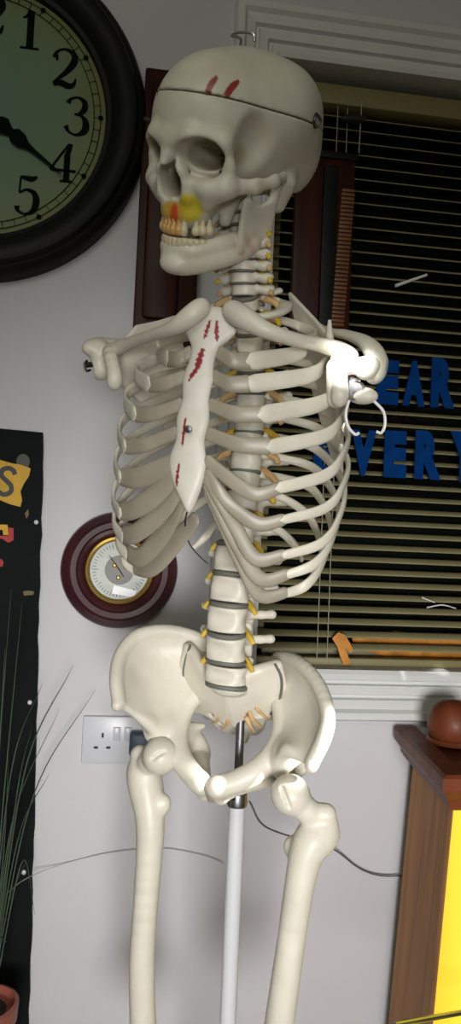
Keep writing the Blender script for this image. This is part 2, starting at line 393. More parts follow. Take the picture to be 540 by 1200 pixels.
letter('E', 449, 506, 477, 559, 'blue letter E between V and R in the lower word')
letter('R', 485, 506, 518, 561, 'blue letter R in the lower word, right of the E')
letter('Y', 526, 507, 560, 564, 'blue letter Y at the right edge, ending the lower word')

# ------------------------------------------------------------------ glass reflections at the blind, built as solid strips and orange shapes
def strip(name, a, b, r, m, label, Y=.012, cat='strip', mid=None):
    A, B = P(*a, Y), P(*b, Y); pts = [A, B] if mid is None else list(spline([A, P(*mid, Y), B], 14))
    o = MB().tube(pts, np.linspace(r, r*.8, len(pts)), 8).build(name, m); tag(o, label, cat); return o
strip('tube_reflection', (463, 335), (500, 322), .0032, M['white2'], 'white tube reflection slanting across the upper slats, built as a short rod', cat='rod')  # reflection of a light tube, built as a solid rod
strip('curved_reflection', (500, 712), (534, 713), .0014, M['white2'], 'thin curved white reflection near the lower right slats, built as a wire', mid=(518, 709), cat='reflection')
strip('sliver_reflection', (494, 700), (509, 706), .0014, M['white2'], 'tiny white reflection just above the curved white one, built as a sliver', cat='sliver')
A = [(389, 748), (396, 741), (404, 744), (409, 752), (414, 762), (411, 766), (404, 760), (411, 777), (402, 779), (398, 768), (395, 758)]  # orange lamp reflection in the glass, built as a flat shape
o = MB().prism([(P(x, y, .012)[0], P(x, y, .012)[2]) for x, y in A], .011, .013).build('orange_reflection', M['orange'], smooth=False)
tag(o, 'orange lamp reflection at the lower left of the blind, built as a flat shape', 'lamp reflection')
A = [(412, 748), (440, 743), (463, 739), (500, 744), (560, 748), (560, 783), (500, 781), (470, 777), (448, 768), (416, 760)]  # wider part of the orange reflection, built as a sheet
o = MB().prism([(P(x, y, .085)[0], P(x, y, .085)[2]) for x, y in A], .084, .0848).build('wide_orange_reflection', M['orange'], smooth=False)
tag(o, 'orange lamp reflection behind the lowest slats, built as a flat sheet', 'sheet')

# ------------------------------------------------------------------ wooden cases behind the head
def bev_panel(lo, hi, r=.01): return MB().box(lo, hi, r)
a = P(155, 395, 0); b = P(240, 100, 0); 
zt, zb = b[2], P(190, 419)[2]
cs = tag(empty('wooden_case', ((a[0]+b[0])/2, 0, zb)), 'dark reddish wooden wall case hanging behind the skull, left of the neck', 'wooden case')
w = (b[0]-a[0])/2
mb = MB(); mb.box((-w, -.035, 0), (w, 0, zt-zb), .004); mb.build('back_board', M['dwood'], cs)
mb = MB(); mb.box((-w+.014, -.050, .058), (-w+.078, -.032, zt-zb-.03), .010); mb.build('raised_panel', M['dwood'], cs)
mb = MB(); mb.box((-w-.006, -.042, -.010), (w+.006, 0, .004), .003); mb.build('bottom_moulding', M['dwood'], cs)
a = P(341, 300, -.03); b = P(409, 300, -.03); zt, zb = P(375, 188, -.03)[2], P(375, 400, -.03)[2]
cs = tag(empty('wooden_case', ((a[0]+b[0])/2, -.03, zb)), 'dark wooden case with a ribbed strip, hanging before the blind right of the neck', 'wooden case')
w = (b[0]-a[0])/2
MB().box((-w, -.02, 0), (w, .004, zt-zb), .004).build('case_body', M['dwood'], cs)
MB().box((-w*.1, -.030, .02), (w*.38, -.018, zt-zb-.02), .003).build('inner_panel', M['blackwood'], cs)
mb = MB(); H = zt-zb-.085
for k in range(34):
    z = .022+H*k/34; sl = .012*(k/34)
    mb.box((w*.30+sl, -.034, z), (w*.74+sl, -.016, z+H/34*.72), .001)
mb.build('ribbed_strip', M['rwood'], cs)
MB().box((-w-.004, -.026, zt-zb-.006), (w+.004, .006, zt-zb+.008), .003).build('top_moulding', M['blackwood'], cs)

# ------------------------------------------------------------------ strokes for numerals
def ribbon(mb, pts, wd, y, sc, ox, oz, n=26, ang=0, th=.0008, smooth_=True):
    pts = np.asarray(pts, float); wd = np.broadcast_to(wd, (len(pts),)).astype(float)
    q = spline(np.column_stack([pts, wd]), n) if smooth_ and len(pts) > 2 else np.column_stack([pts, wd])
    p = q[:, :2]; T = np.gradient(p, axis=0); T /= np.linalg.norm(T, axis=1)[:, None]+1e-9; N = np.column_stack([-T[:, 1], T[:, 0]])
    L = p+N*q[:, 2:3]/2; Rr = p-N*q[:, 2:3]/2; V = []
    c, s_ = math.cos(ang), math.sin(ang)
    for yy in (y-th, y):
        for A_ in (L, Rr):
            for x, z in A_: V.append((ox+sc*(x*c-z*s_), yy, oz+sc*(x*s_+z*c)))
    k = len(p); F = []
    for i in range(k-1):
        F += [(i, i+1, k+i+1, k+i), (2*k+i, 3*k+i, 3*k+i+1, 2*k+i+1), (i, 2*k+i, 2*k+i+1, i+1), (k+i, k+i+1, 3*k+i+1, 3*k+i)]
    F += [(0, k, 3*k, 2*k), (k-1, 3*k-1, 4*k-1, 2*k-1)]
    mb.add(V, F)
T_, B_ = .05, .17
DIG = {
 '1': [([(0, -.5), (0, .5)], [B_, B_], 0), ([(-.2, .3), (-.1, .36), (.0, .5)], [.03, .06, .1], 1), ([(-.24, -.48), (.24, -.48)], [.05, .05], 0)],
 '2': [([(-.27, .25), (-.22, .40), (-.02, .49), (.2, .40), (.24, .2), (.08, -.06), (-.16, -.3), (-.28, -.44)], [.13, .06, .05, .13, .17, .13, .07, .05], 1),
       ([(-.28, -.44), (-.1, -.40), (.1, -.46), (.24, -.42), (.3, -.26)], [.12, .15, .15, .1, .03], 1), ([(-.24, .25), (-.18, .25)], [.13, .13], 0)],
 '3': [([(-.24, .32), (-.16, .44), (.02, .49), (.19, .38), (.18, .18), (.04, .06), (-.06, .05)], [.12, .06, .05, .13, .14, .06, .04], 1),
       ([(-.04, .05), (.12, .02), (.24, -.14), (.22, -.36), (.02, -.49), (-.18, -.43), (-.27, -.28)], [.04, .07, .16, .16, .06, .06, .13], 1)],
 '4': [([(.14, .5), (-.1, .15), (-.32, -.2)], [.05, .05, .05], 1), ([(-.32, -.2), (.34, -.2)], [.06, .06], 0), ([(.1, .22), (.1, -.48)], [.15, .15], 0), ([(-.06, -.48), (.26, -.48)], [.05, .05], 0), ([(.1, .22), (.2, .5)], [.13, .07], 0)],
 '5': [([(-.18, .46), (.0, .43), (.12, .43), (.24, .5)], [.06, .12, .12, .04], 1), ([(-.18, .46), (-.2, .06)], [.045, .045], 0),
       ([(-.2, .04), (-.02, .14), (.18, .06), (.24, -.16), (.16, -.40), (-.04, -.49), (-.22, -.41), (-.24, -.3)], [.04, .06, .13, .17, .12, .05, .08, .14], 1)],
 '6': [([(.2, .42), (.04, .47), (-.14, .32), (-.22, 0), (-.16, -.34), (0, -.48), (.17, -.38), (.22, -.18), (.14, .03), (-.02, .08), (-.16, -.04)], [.1, .05, .1, .16, .12, .05, .12, .15, .1, .05, .04], 1)],
 '7': [([(-.26, .26), (-.2, .44), (.02, .4), (.26, .48)], [.05, .12, .14, .05], 1), ([(.26, .48), (.04, .1), (-.04, -.48)], [.05, .1, .17], 1)],
 '8': [([(0, .06), (-.17, .18), (-.15, .40), (0, .49), (.15, .40), (.15, .18), (0, .06), (-.2, -.12), (-.2, -.36), (0, -.49), (.2, -.36), (.2, -.12), (0, .06)], [.1, .1, .1, .05, .08, .08, .1, .1, .14, .05, .14, .12, .1], 1)],
 '9': [([(-.2, -.42), (-.04, -.47), (.14, -.32), (.22, 0), (.16, .34), (0, .48), (-.17, .38), (-.22, .18), (-.14, -.03), (.02, -.08), (.16, .04)], [.1, .05, .1, .16, .12, .05, .12, .15, .1, .05, .04], 1)],
 '0': [([(0, .48), (-.18, .3), (-.22, 0), (-.18, -.3), (0, -.48), (.18, -.3), (.22, 0), (.18, .3), (0, .48)], [.05, .12, .17, .12, .05, .12, .17, .12, .05], 1)]}

# ------------------------------------------------------------------ big wall clock
cc = P(-24, 125, -.03); sc = (P(90, 129, -.03)[0]-cc[0])/114.0   # metres per photo pixel on the dial
ck = tag(empty('wall_clock', (cc[0], 0, cc[2])), 'large round black-framed wall clock with pale green dial at top left', 'clock')
mb = MB(); rr = sc
prof = [(149*rr, .026), (151*rr, .034), (156*rr, .036), (160*rr, .046), (168*rr, .056), (178*rr, .060), (186*rr, .056), (190*rr, .046), (193*rr, .044), (198*rr, .036), (200*rr, .020), (200*rr, 0), (148*rr, 0)]
V = []; n = 96
for r_, h_ in prof: V += [(r_*math.cos(2*math.pi*j/n), -h_, r_*math.sin(2*math.pi*j/n)) for j in range(n)]
k = len(prof); F = [(i*n+j, i*n+(j+1) % n, ((i+1) % k)*n+(j+1) % n, ((i+1) % k)*n+j) for i in range(k) for j in range(n)]
mb.add(V, F); mb.build('clock_frame', M['blackwood'], ck)
dm, dn, dl, db = nt('clock_dial_aged')
tc = dn.new('ShaderNodeTexCoord'); ln = dn.new('ShaderNodeVectorMath'); ln.operation = 'LENGTH'; dl.new(tc.outputs['Object'], ln.inputs[0])
nz = dn.new('ShaderNodeTexNoise'); nz.inputs['Scale'].default_value = 9; dl.new(tc.outputs['Object'], nz.inputs['Vector'])
ad = dn.new('ShaderNodeMath'); ad.operation = 'MULTIPLY_ADD'; ad.inputs[1].default_value = .06; dl.new(nz.outputs['Fac'], ad.inputs[0]); dl.new(ln.outputs['Value'], ad.inputs[2])
rp = dn.new('ShaderNodeValToRGB'); dl.new(ad.outputs[0], rp.inputs[0]); E = rp.color_ramp.elements
E[0].position = .10; E[0].color = (.125, .225, .145, 1); E[1].position = 150*sc+.03; E[1].color = (.15, .165, .04, 1)
e = E.new(.78*150*sc+.03); e.color = (.15, .225, .115, 1)
dl.new(rp.outputs[0], db.inputs['Base Color']); db.inputs['Roughness'].default_value = .55
MB().lathe([(0.001, .022), (149.5*rr, .022), (149.5*rr, .024), (0.001, .025)], axis='Y', n=96).build('dial', dm, ck)
mb = MB(); yd = -.0262
for r_ in (135, 143):
    n = 96; V = []
    for rad in (r_-.45, r_+.45): V += [(rad*rr*math.cos(2*math.pi*j/n), yd, rad*rr*math.sin(2*math.pi*j/n)) for j in range(n)]
    mb.add(V, [(j, (j+1) % n, n+(j+1) % n, n+j) for j in range(n)])
for k in range(60):
    a = 2*math.pi*k/60+R(2); ca, sa = math.cos(a), math.sin(a); w_ = .35
    r1, r2 = 135*rr, 143*rr
    mb.add([(r1*ca-w_*rr*sa, yd, r1*sa+w_*rr*ca), (r2*ca-w_*rr*sa, yd, r2*sa+w_*rr*ca), (r2*ca+w_*rr*sa, yd, r2*sa-w_*rr*ca), (r1*ca+w_*rr*sa, yd, r1*sa-w_*rr*ca)], [(0, 1, 2, 3)])
    if k % 5 == 0:
        V = [(rr*(143*ca+3.2*math.cos(t)), yd-.0002, rr*(143*sa+3.2*math.sin(t))) for t in np.linspace(0, 2*math.pi, 9)[:-1]]
        mb.add(V, [tuple(range(8))])
mb.build('minute_track', M['inkdark'], ck, smooth=False)
for h in range(1, 13):
    a = R(90-30*h+2); ox, oz = 114*rr*math.cos(a), 114*rr*math.sin(a); s_ = str(h); mb = MB()
    for q, ch in enumerate(s_):
        dx = (q-(len(s_)-1)/2)*.5*46*rr
        for pts, wd, sm in DIG[ch]: ribbon(mb, pts, np.array(wd)*1.05, -.0255, 46*rr, ox+dx, oz, smooth_=bool(sm), ang=R(0))
    mb.build('numeral', M['inkdark'], ck, smooth=False)
ck.scale = (1, 1, 1.035)
# hands: one fancy spade hand pointing just past four, one long hand pointing left out of the frame
def hand(mb, ang, prof, y):
    c, s_ = math.cos(ang), math.sin(ang); L = [(x, w_) for x, w_ in prof]+[(x, -w_) for x, w_ in reversed(prof)]
    V = [(rr*(x*c-z*s_), yy, rr*(x*s_+z*c)) for yy in (y, y-.0015) for x, z in L]; n = len(L)
    mb.add(V, [tuple(range(n)), tuple(range(2*n-1, n-1, -1))]+[(i, (i+1) % n, n+(i+1) % n, n+i) for i in range(n)])
mb = MB(); hand(mb, R(-35), [(-22, 2), (0, 3.5), (24, 3), (29, 8), (36, 10), (42, 6), (47, 4), (52, 9), (62, 8.5), (70, 4), (80, 2.5), (100, 1.8), (122, .5)], -.034); mb.build('minute_hand', M['inkdark'], ck, smooth=False)
mb = MB(); hand(mb, R(-128), [(-15, 2), (0, 3.5), (20, 3), (26, 8), (34, 10), (42, 5), (50, 8), (58, 5), (80, .5)], -.031); mb.build('hour_hand', M['inkdark'], ck, smooth=False)
MB().lathe([(.001, .024), (7*rr, .024), (7*rr, .038), (3*rr, .041), (.001, .041)], axis='Y', n=24).build('hand_boss', M['inkdark'], ck)

# ------------------------------------------------------------------ barometer
bc = P(140, 668, -.012); sb = (P(209, 668, -.012)[0]-P(71, 668, -.012)[0])/2
br = tag(empty('barometer', (bc[0], 0, bc[2])), 'round mahogany wall barometer with brass ring beside the lower left ribs', 'barometer')
prof = [(.54*sb, .012), (.58*sb, .020), (.64*sb, .024), (.70*sb, .022), (.73*sb, .026), (.82*sb, .028), (.88*sb, .024), (.90*sb, .020), (.97*sb, .016), (1.0*sb, .010), (1.0*sb, 0), (.5*sb, 0)]
n = 72; V = []
for r_, h_ in prof: V += [(r_*math.cos(2*math.pi*j/n), -h_, r_*math.sin(2*math.pi*j/n)) for j in range(n)]
k = len(prof); mb = MB().add(V, [(i*n+j, i*n+(j+1) % n, ((i+1) % k)*n+(j+1) % n, ((i+1) % k)*n+j) for i in range(k) for j in range(n)])
mb.build('wooden_surround', M['mahog'], br)
prof = [(.50*sb, .016), (.50*sb, .022), (.53*sb, .027), (.57*sb, .026), (.59*sb, .020), (.58*sb, .014)]
V = []
for r_, h_ in prof: V += [(r_*math.cos(2*math.pi*j/n), -h_, r_*math.sin(2*math.pi*j/n)) for j in range(n)]
k = len(prof); MB().add(V, [(i*n+j, i*n+(j+1) % n, ((i+1) % k)*n+(j+1) % n, ((i+1) % k)*n+j) for i in range(k) for j in range(n)]).build('brass_bezel', M['brass'], br)
MB().lathe([(.001, .004), (.54*sb, .004), (.54*sb, .0155), (.001, .0155)], axis='Y', n=48).build('dial', M['dialw'], br)
MB().lathe([(.001, .0150), (.25*sb, .0150), (.25*sb, .0165), (.001, .0165)], axis='Y', n=40).build('dial_centre', mat('dial_centre', (.05, .05, .03), .4), br)
mb = MB()
for k in range(50):
    a = 2*math.pi*k/50; r1, r2 = (.40 if k % 5 else .36)*sb, .46*sb; w_ = .0004
    ca, sa = math.cos(a), math.sin(a)
    mb.add([(r1*ca-w_*sa, -.0158, r1*sa+w_*ca), (r2*ca-w_*sa, -.0158, r2*sa+w_*ca), (r2*ca+w_*sa, -.0158, r2*sa-w_*ca), (r1*ca+w_*sa, -.0158, r1*sa-w_*ca)], [(0, 1, 2, 3)])
mb.build('scale_marks', M['inkdark'], br, smooth=False)
mb = MB()
for k in range(3):
    a = 2*math.pi*k/3+.4; c_ = (.11*sb*math.cos(a), 0, .13*sb*math.sin(a)); mb.lathe([(.001, .0163), (.004, .0168), (.003, .0195), (.001, .020)], c_, 'Y', 12)
mb.build('movement_screws', M['brass'], br)
MB().add([(-.012, -.017, -.40*sb), (.030, -.017, -.46*sb), (.032, -.017, -.34*sb), (-.008, -.017, -.26*sb), (-.012, -.0185, -.40*sb), (.030, -.0185, -.46*sb), (.032, -.0185, -.34*sb), (-.008, -.0185, -.26*sb)],
         [(0, 1, 2, 3), (7, 6, 5, 4), (0, 4, 5, 1), (1, 5, 6, 2), (2, 6, 7, 3), (3, 7, 4, 0)]).build('scale_plate', M['plastic'], br, smooth=False)
mb = MB(); mb.tube([(-.02, -.019, .026), (.0, -.019, 0), (.008, -.019, -.012)], [.0006, .0012, .001], 6); mb.build('pointer', M['brass'], br)

# ------------------------------------------------------------------ socket
s0 = P(95, 893, 0); s1 = P(95, 838, 0); hS = s1[2]-s0[2]; wS = hS*146/86
so = tag(empty('wall_socket', (s0[0]+wS/2, 0, s0[2])), 'white double wall socket with two switches, partly behind the left hip', 'socket')
MB().box((-wS/2, -.009, 0), (wS/2, 0, hS), .003).build('face_plate', M['plastic'], so)
def holes(cx_):
    mb = MB()
    for dx, dz, w_, h_ in ((0, .60, .004, .0085), (-.011, .34, .0075, .0045), (.011, .34, .0075, .0045)):
        mb.box((cx_+dx-w_/2, -.0096, hS*dz-h_/2), (cx_+dx+w_/2, -.004, hS*dz+h_/2), .0005)
    mb.build('pin_holes', M['hole'], so)
holes(-wS/2+.036); holes(wS/2-.036)
for dx in (-.010, .010):
    mb = MB(); mb.box((dx-.0065, -.0135, hS*.50), (dx+.0065, -.006, hS*.78), .001); mb.build('rocker_switch', M['plastic'], so)
mb = MB(); mb.box((dx-.0, 0, 0), (dx+.0001, .0001, .0001)); 
pg = empty('power_plug', (s0[0]+wS-.036, -.009, s0[2]+hS*.46)); tag(pg, 'dark navy plug in the right outlet of the white socket', 'plug')
MB().box((-.022, -.030, -.020), (.022, -.0005, .022), .006).build('plug_body', M['plug'], pg)
MB().tube([(.002, -.018, -.018), (.003, -.018, -.030), (.004, -.019, -.042)], [.004, .0035, .003], 10).build('cable_grip', M['plug'], pg)

# ------------------------------------------------------------------ black painted board at the left
def wp(px, py, Y=0): q = P(px, py, Y); return (q[0], q[2])
edge = []
for k in range(40):
    y = 507+k*20; x = 50.5-(y-507)*.0245+random.uniform(-1.2, 1.2); edge.append(wp(x, y, -.014))
lft = edge[0][0]-.62
poly = [(lft, edge[0][1]+.02)]+edge+[(lft, edge[-1][1])]
bo = tag(empty('painted_board', (edge[0][0]-.3, 0, edge[-1][1])), 'black painted board with yellow and red lettering on the left wall', 'sign board')
bb = lambda pts: [(x-bo.location[0], z-bo.location[2]) for x, z in pts]
MB().prism(bb(poly), -.016, -.001).build('board', M['board'], bo, smooth=False)
def flatp(name, px, m, y0=-.0175): return MB().prism(bb([wp(a, b, -.0165) for a, b in px]), y0, -.0155).build(name, m, bo, smooth=False)
flag = [(-60, 535), (-30, 530), (0, 539), (14, 543), (26, 545), (36, 549), (34, 558), (28, 567), (24, 576), (26, 586), (24, 594), (12, 591), (0, 586), (-30, 578), (-60, 580)]
flatp('yellow_banner', flag, M['yel'])
mb = MB(); c0 = wp(7.5, 564, -.0165); c0 = (c0[0]-bo.location[0], c0[1]-bo.location[2]); ppm = .00157
S_ = [(.26, .30), (.16, .44), (-.04, .48), (-.22, .36), (-.20, .16), (0, .02), (.2, -.14), (.22, -.36), (.02, -.49), (-.2, -.42), (-.28, -.28)]
ribbon(mb, S_, .17, -.0178, 31*ppm, c0[0], c0[1], n=40, ang=R(-8)); 
for i, ch_ in enumerate('1'): pass
mb.build('letter_s', M['black'], bo, smooth=False)
flatp('yellow_tab', [(-40, 613), (9, 615), (10, 627), (4, 627), (3, 621), (-40, 620)], M['yel'])
flatp('red_letter', [(-20, 627), (10, 628), (10, 618), (16, 619), (16, 633), (10, 636), (2, 631), (-20, 634)], M['red'])
flatp('red_dot', [(-4, 656), (2, 655), (4.5, 659), (3, 664), (-4, 664)], M['red'])
flatp('yellow_dash', [(27, 693), (33, 692), (40, 693), (39, 697), (28, 698)], mat('dull_yellow', (.12, .10, .02), .6))
flatp('yellow_fleck', [(29, 602), (33, 596), (34, 603), (31, 608)], mat('dull_ochre', (.13, .08, .03), .6))
ring = [(27+8*math.cos(t), 541+9*math.sin(t)) for t in np.linspace(0, 2*math.pi, 20)[:-1]]
flatp('grey_disc', ring, mat('grey_green_spot', (.06, .065, .05), .6), -.0172)
for px, py in ((42.5, 612), (35, 823), (28, 1022)):
    q = P(px, py, -.016); mb = MB(); mb.lathe([(.001, 0), (.0042, 0), (.0036, .003), (.001, .004)], (q[0]-bo.location[0], -.016, q[2]-bo.location[2]), 'Y', 14); mb.build('nail_head', M['plastic'], bo)

# ------------------------------------------------------------------ potted grass at lower left
pc = P(-22, 1190, -.16)
pt = tag(empty('terracotta_pot', (pc[0], pc[1], pc[2]-.16)), 'reddish terracotta pot in the lower left corner holding tall grass', 'plant pot')
MB().lathe([(.001, 0), (.034, 0), (.040, .01), (.050, .15), (.054, .152), (.056, .178), (.050, .180), (.047, .168), (.001, .166)], n=40).build('pot_body', M['terra'], pt)
MB().lathe([(.001, .10), (.046, .10), (.046, .167), (.001, .170)], n=24).build('soil', mat('soil', (.03, .02, .012), .9), pt)
st = tag(MB().box((pc[0]-.12, -.30, 0), (pc[0]+.07, -.03, pc[2]-.161), .005).build('plant_stand', M['dwood']), 'dark wooden stand under the terracotta pot', 'plant stand')
gr = tag(empty('potted_grass', (pc[0], pc[1], pc[2]+.0)), 'tall thin green grass growing from the terracotta pot before the black board', 'plant')
BL = [((-10, 1160), (30, 900), (86, 779), .0016), ((-8, 1150), (40, 930), (112, 808), .0012), ((-12, 1150), (2, 960), (26, 706), .0016), ((-16, 1150), (-2, 900), (6, 760), .0016),
      ((-10, 1160), (22, 980), (58, 906), .0012), ((-14, 1150), (14, 900), (50, 800), .0013), ((-6, 1160), (20, 930), (38, 850), .0014), ((-5, 1150), (-4, 940), (13, 690), .0014),
      ((-8, 1150), (8, 1010), (20, 930), .0016), ((-20, 1150), (-8, 960), (-4, 800), .0018), ((-8, 1160), (10, 1060), (30, 1010), .0014), ((-12, 1150), (4, 1000), (10, 890), .0018),
      ((-6, 1160), (26, 1010), (41, 1072), .0012), ((-8, 1165), (-2, 1085), (9, 1078), .0015), ((-8, 1170), (-2, 1105), (8, 1104), .0015), ((-10, 1160), (15, 960), (70, 830), .0011)]
for i, (a, b, c, w_) in enumerate(BL):
    Y = -.16+.02*math.sin(i*2.1); Y2 = -.10+.06*math.sin(i*1.3)
    p = spline([P(*a, -.16), P(*b, (Y+Y2)/2), P(*c, Y2)], 26)-np.array(gr.location)
    d = np.gradient(p, axis=0); N = np.column_stack([-d[:, 2], d[:, 1]*0, d[:, 0]]); N /= np.linalg.norm(N, axis=1)[:, None]
    ww = w_*1.0*np.sqrt(np.maximum(.02, 1-np.linspace(0, 1, 26)**1.6))[:, None]; k = 26
    V = np.vstack([p-N*ww, p+np.array([0, .0012, 0]), p+N*ww, p-np.array([0, .0006, 0])])
    F = [(r_*k+i2, r_*k+i2+1, ((r_+1) % 4)*k+i2+1, ((r_+1) % 4)*k+i2) for r_ in range(4) for i2 in range(k-1)]
    mesh('grass_blade', V, F, M['blade'], gr)

# ------------------------------------------------------------------ pine cabinet with a lit amber front
Yb, Yf = -.045, -.30
Yb2 = Yb
def pv(px, py, Y): return P(px, py, Y)
bt, bbm = pv(487, 862, Yb), pv(453, 1215, Yb); ft, fb = pv(534, 905, Yf), pv(506, 1215, Yf)
ztop = bt[2]
ft = np.array([pv(534, 930, Yf)[0], Yf, ztop]); fb = np.array([pv(509, 1180, Yf)[0], Yf, 0]); bbm = np.array([pv(456, 1190, Yb)[0], Yb, 0])
ext = lambda a, b: b
zb_ = pv(456, 1190, Yb)[2]; k_ = (ztop-0)/(ztop-zb_); bbm = np.array([bt[0]+(bbm[0]-bt[0])*k_, Yb, 0])
zf_ = pv(509, 1180, Yf)[2]; k2 = (ztop-0)/(ztop-zf_); fb = np.array([ft[0]+(fb[0]-ft[0])*k2, Yf, 0])
cb = tag(empty('pine_cabinet', (bt[0]+.15, -.17, 0)), 'tall pine cabinet with a glowing amber front at the lower right', 'cabinet')
def lc(p): return (p[0]-cb.location[0], p[1]-cb.location[1], p[2]-cb.location[2])
def slab(a, b, c, d, th, name, m, par=cb):
    n_ = np.cross(np.array(b)-a, np.array(d)-a); n_ = n_/np.linalg.norm(n_)*th; A = [np.array(q) for q in (a, b, c, d)]
    V = [lc(q) for q in A]+[lc(q+n_) for q in A]
    return MB().add(V, [(0, 1, 2, 3), (7, 6, 5, 4), (0, 4, 5, 1), (1, 5, 6, 2), (2, 6, 7, 3), (3, 7, 4, 0)]).build(name, m, par, smooth=False)
slab(bbm, bt, ft, fb, .018, 'side_panel', M['pine'])
rx = np.array([.36, 0, 0])
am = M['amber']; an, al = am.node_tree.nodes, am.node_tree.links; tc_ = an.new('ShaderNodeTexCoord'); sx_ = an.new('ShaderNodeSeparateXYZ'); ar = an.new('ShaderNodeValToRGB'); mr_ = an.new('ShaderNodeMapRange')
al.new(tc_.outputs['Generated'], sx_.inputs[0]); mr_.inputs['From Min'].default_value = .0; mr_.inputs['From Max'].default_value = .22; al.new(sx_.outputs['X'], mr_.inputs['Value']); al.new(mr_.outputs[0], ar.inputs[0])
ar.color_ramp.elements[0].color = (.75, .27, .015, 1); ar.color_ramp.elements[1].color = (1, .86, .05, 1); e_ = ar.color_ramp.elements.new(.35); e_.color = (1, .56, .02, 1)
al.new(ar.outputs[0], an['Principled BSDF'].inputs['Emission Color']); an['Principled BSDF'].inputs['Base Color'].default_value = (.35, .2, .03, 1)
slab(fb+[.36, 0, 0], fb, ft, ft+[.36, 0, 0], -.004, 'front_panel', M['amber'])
slab(fb+[.36, .004, 0], fb+[0, .004, 0], ft+[0, .004, 0], ft+[.36, .004, 0], .012, 'glow_blocker', M['pine'])  # unseen board added to stop the amber glow leaking onto the wall
slab(bbm+[.40, 0, 0], bt+[.40, 0, 0], ft+[.36, 0, 0], fb+[.36, 0, 0], .018, 'side_panel', M['pine'])
slab(bt, bt+[.40, 0, 0], ft+[.36, 0, 0], ft, .02, 'top_board', M['redwood'])
# cornice: moulded profile swept round the top
cpath = [bt+[-.012, .02, 0], ft+[-.014, -.012, 0], ft+[.38, -.012, 0]]
cprof = [(0, -.045), (.004, -.040), (.006, -.030), (.016, -.018), (.022, -.010), (.022, .008), (.016, .012), (-.02, .012)]
V = []
for i, p in enumerate(cpath):
    dirn = [(-1, -.15), (-1, -1), (0, -1)][i]
    for o_, z_ in cprof: V.append(lc((p[0]+dirn[0]*o_, p[1]+dirn[1]*o_, ztop+z_)))
k = len(cprof); MB().add(V, [(i*k+j, i*k+(j+1) % k, (i+1)*k+(j+1) % k, (i+1)*k+j) for i in range(2) for j in range(k)]+[tuple(range(k)), tuple(2*k+j for j in range(k))]).build('cornice', M['redwood'], cb, smooth=False)
q = P(531, 842, -.13)
bn = tag(empty('wooden_bun', (q[0], q[1], ztop+.010)), 'round red-brown wooden bun sitting on top of the pine cabinet', 'wooden ornament')
MB().lathe([(.001, 0), (.028, 0), (.040, .010), (.045, .026), (.044, .042), (.036, .060), (.022, .070), (.001, .074)], n=40).build('bun', M['redwood'], bn)
MB().lathe([(.030, -.001), (.044, 0), (.046, .004), (.042, .008), (.030, .008)], n=40).build('bun_rim', M['redwood'], bn)
# silvery glass edge before the cabinet
a, b = P(462, 1201, -.52), P(556, 1184, -.42)
gl = MB(); gl.tube(spline([a, P(500, 1194, -.47), b, b+[.12, .02, 0]], 20), .0035, 10)
tag(gl.build('chrome_rail', M['steel']), 'shiny chrome rail crossing the bottom right corner', 'rail')

# ================================================================== SKELETON
LEAN = R(9)
ROOT = P(262, 850, -.47)
hd = np.array([math.cos(YAW), -math.sin(YAW), 0])            # camera-right, horizontal
MR = Matrix.Translation(Vector(ROOT)) @ Matrix.Rotation(LEAN, 4, Vector(hd)) @ Matrix.Rotation(R(-30), 4, 'Z')
sk = empty('anatomical_skeleton'); sk.matrix_world = MR
tag(sk, 'life-size ivory teaching skeleton without arms on a metal pole', 'skeleton model')
MI = np.array(MR.inverted()); 
def L(px, py, Y):      # photo pixel -> skeleton-local point on the local plane y = Y
    o = MI[:3, :3] @ CAM+MI[:3, 3]; d = MI[:3, :3] @ ray(px, py); t = (Y-o[1])/d[1]; return o+d*t
def zat(py, Y, px=268): return L(px, py, Y)[2]

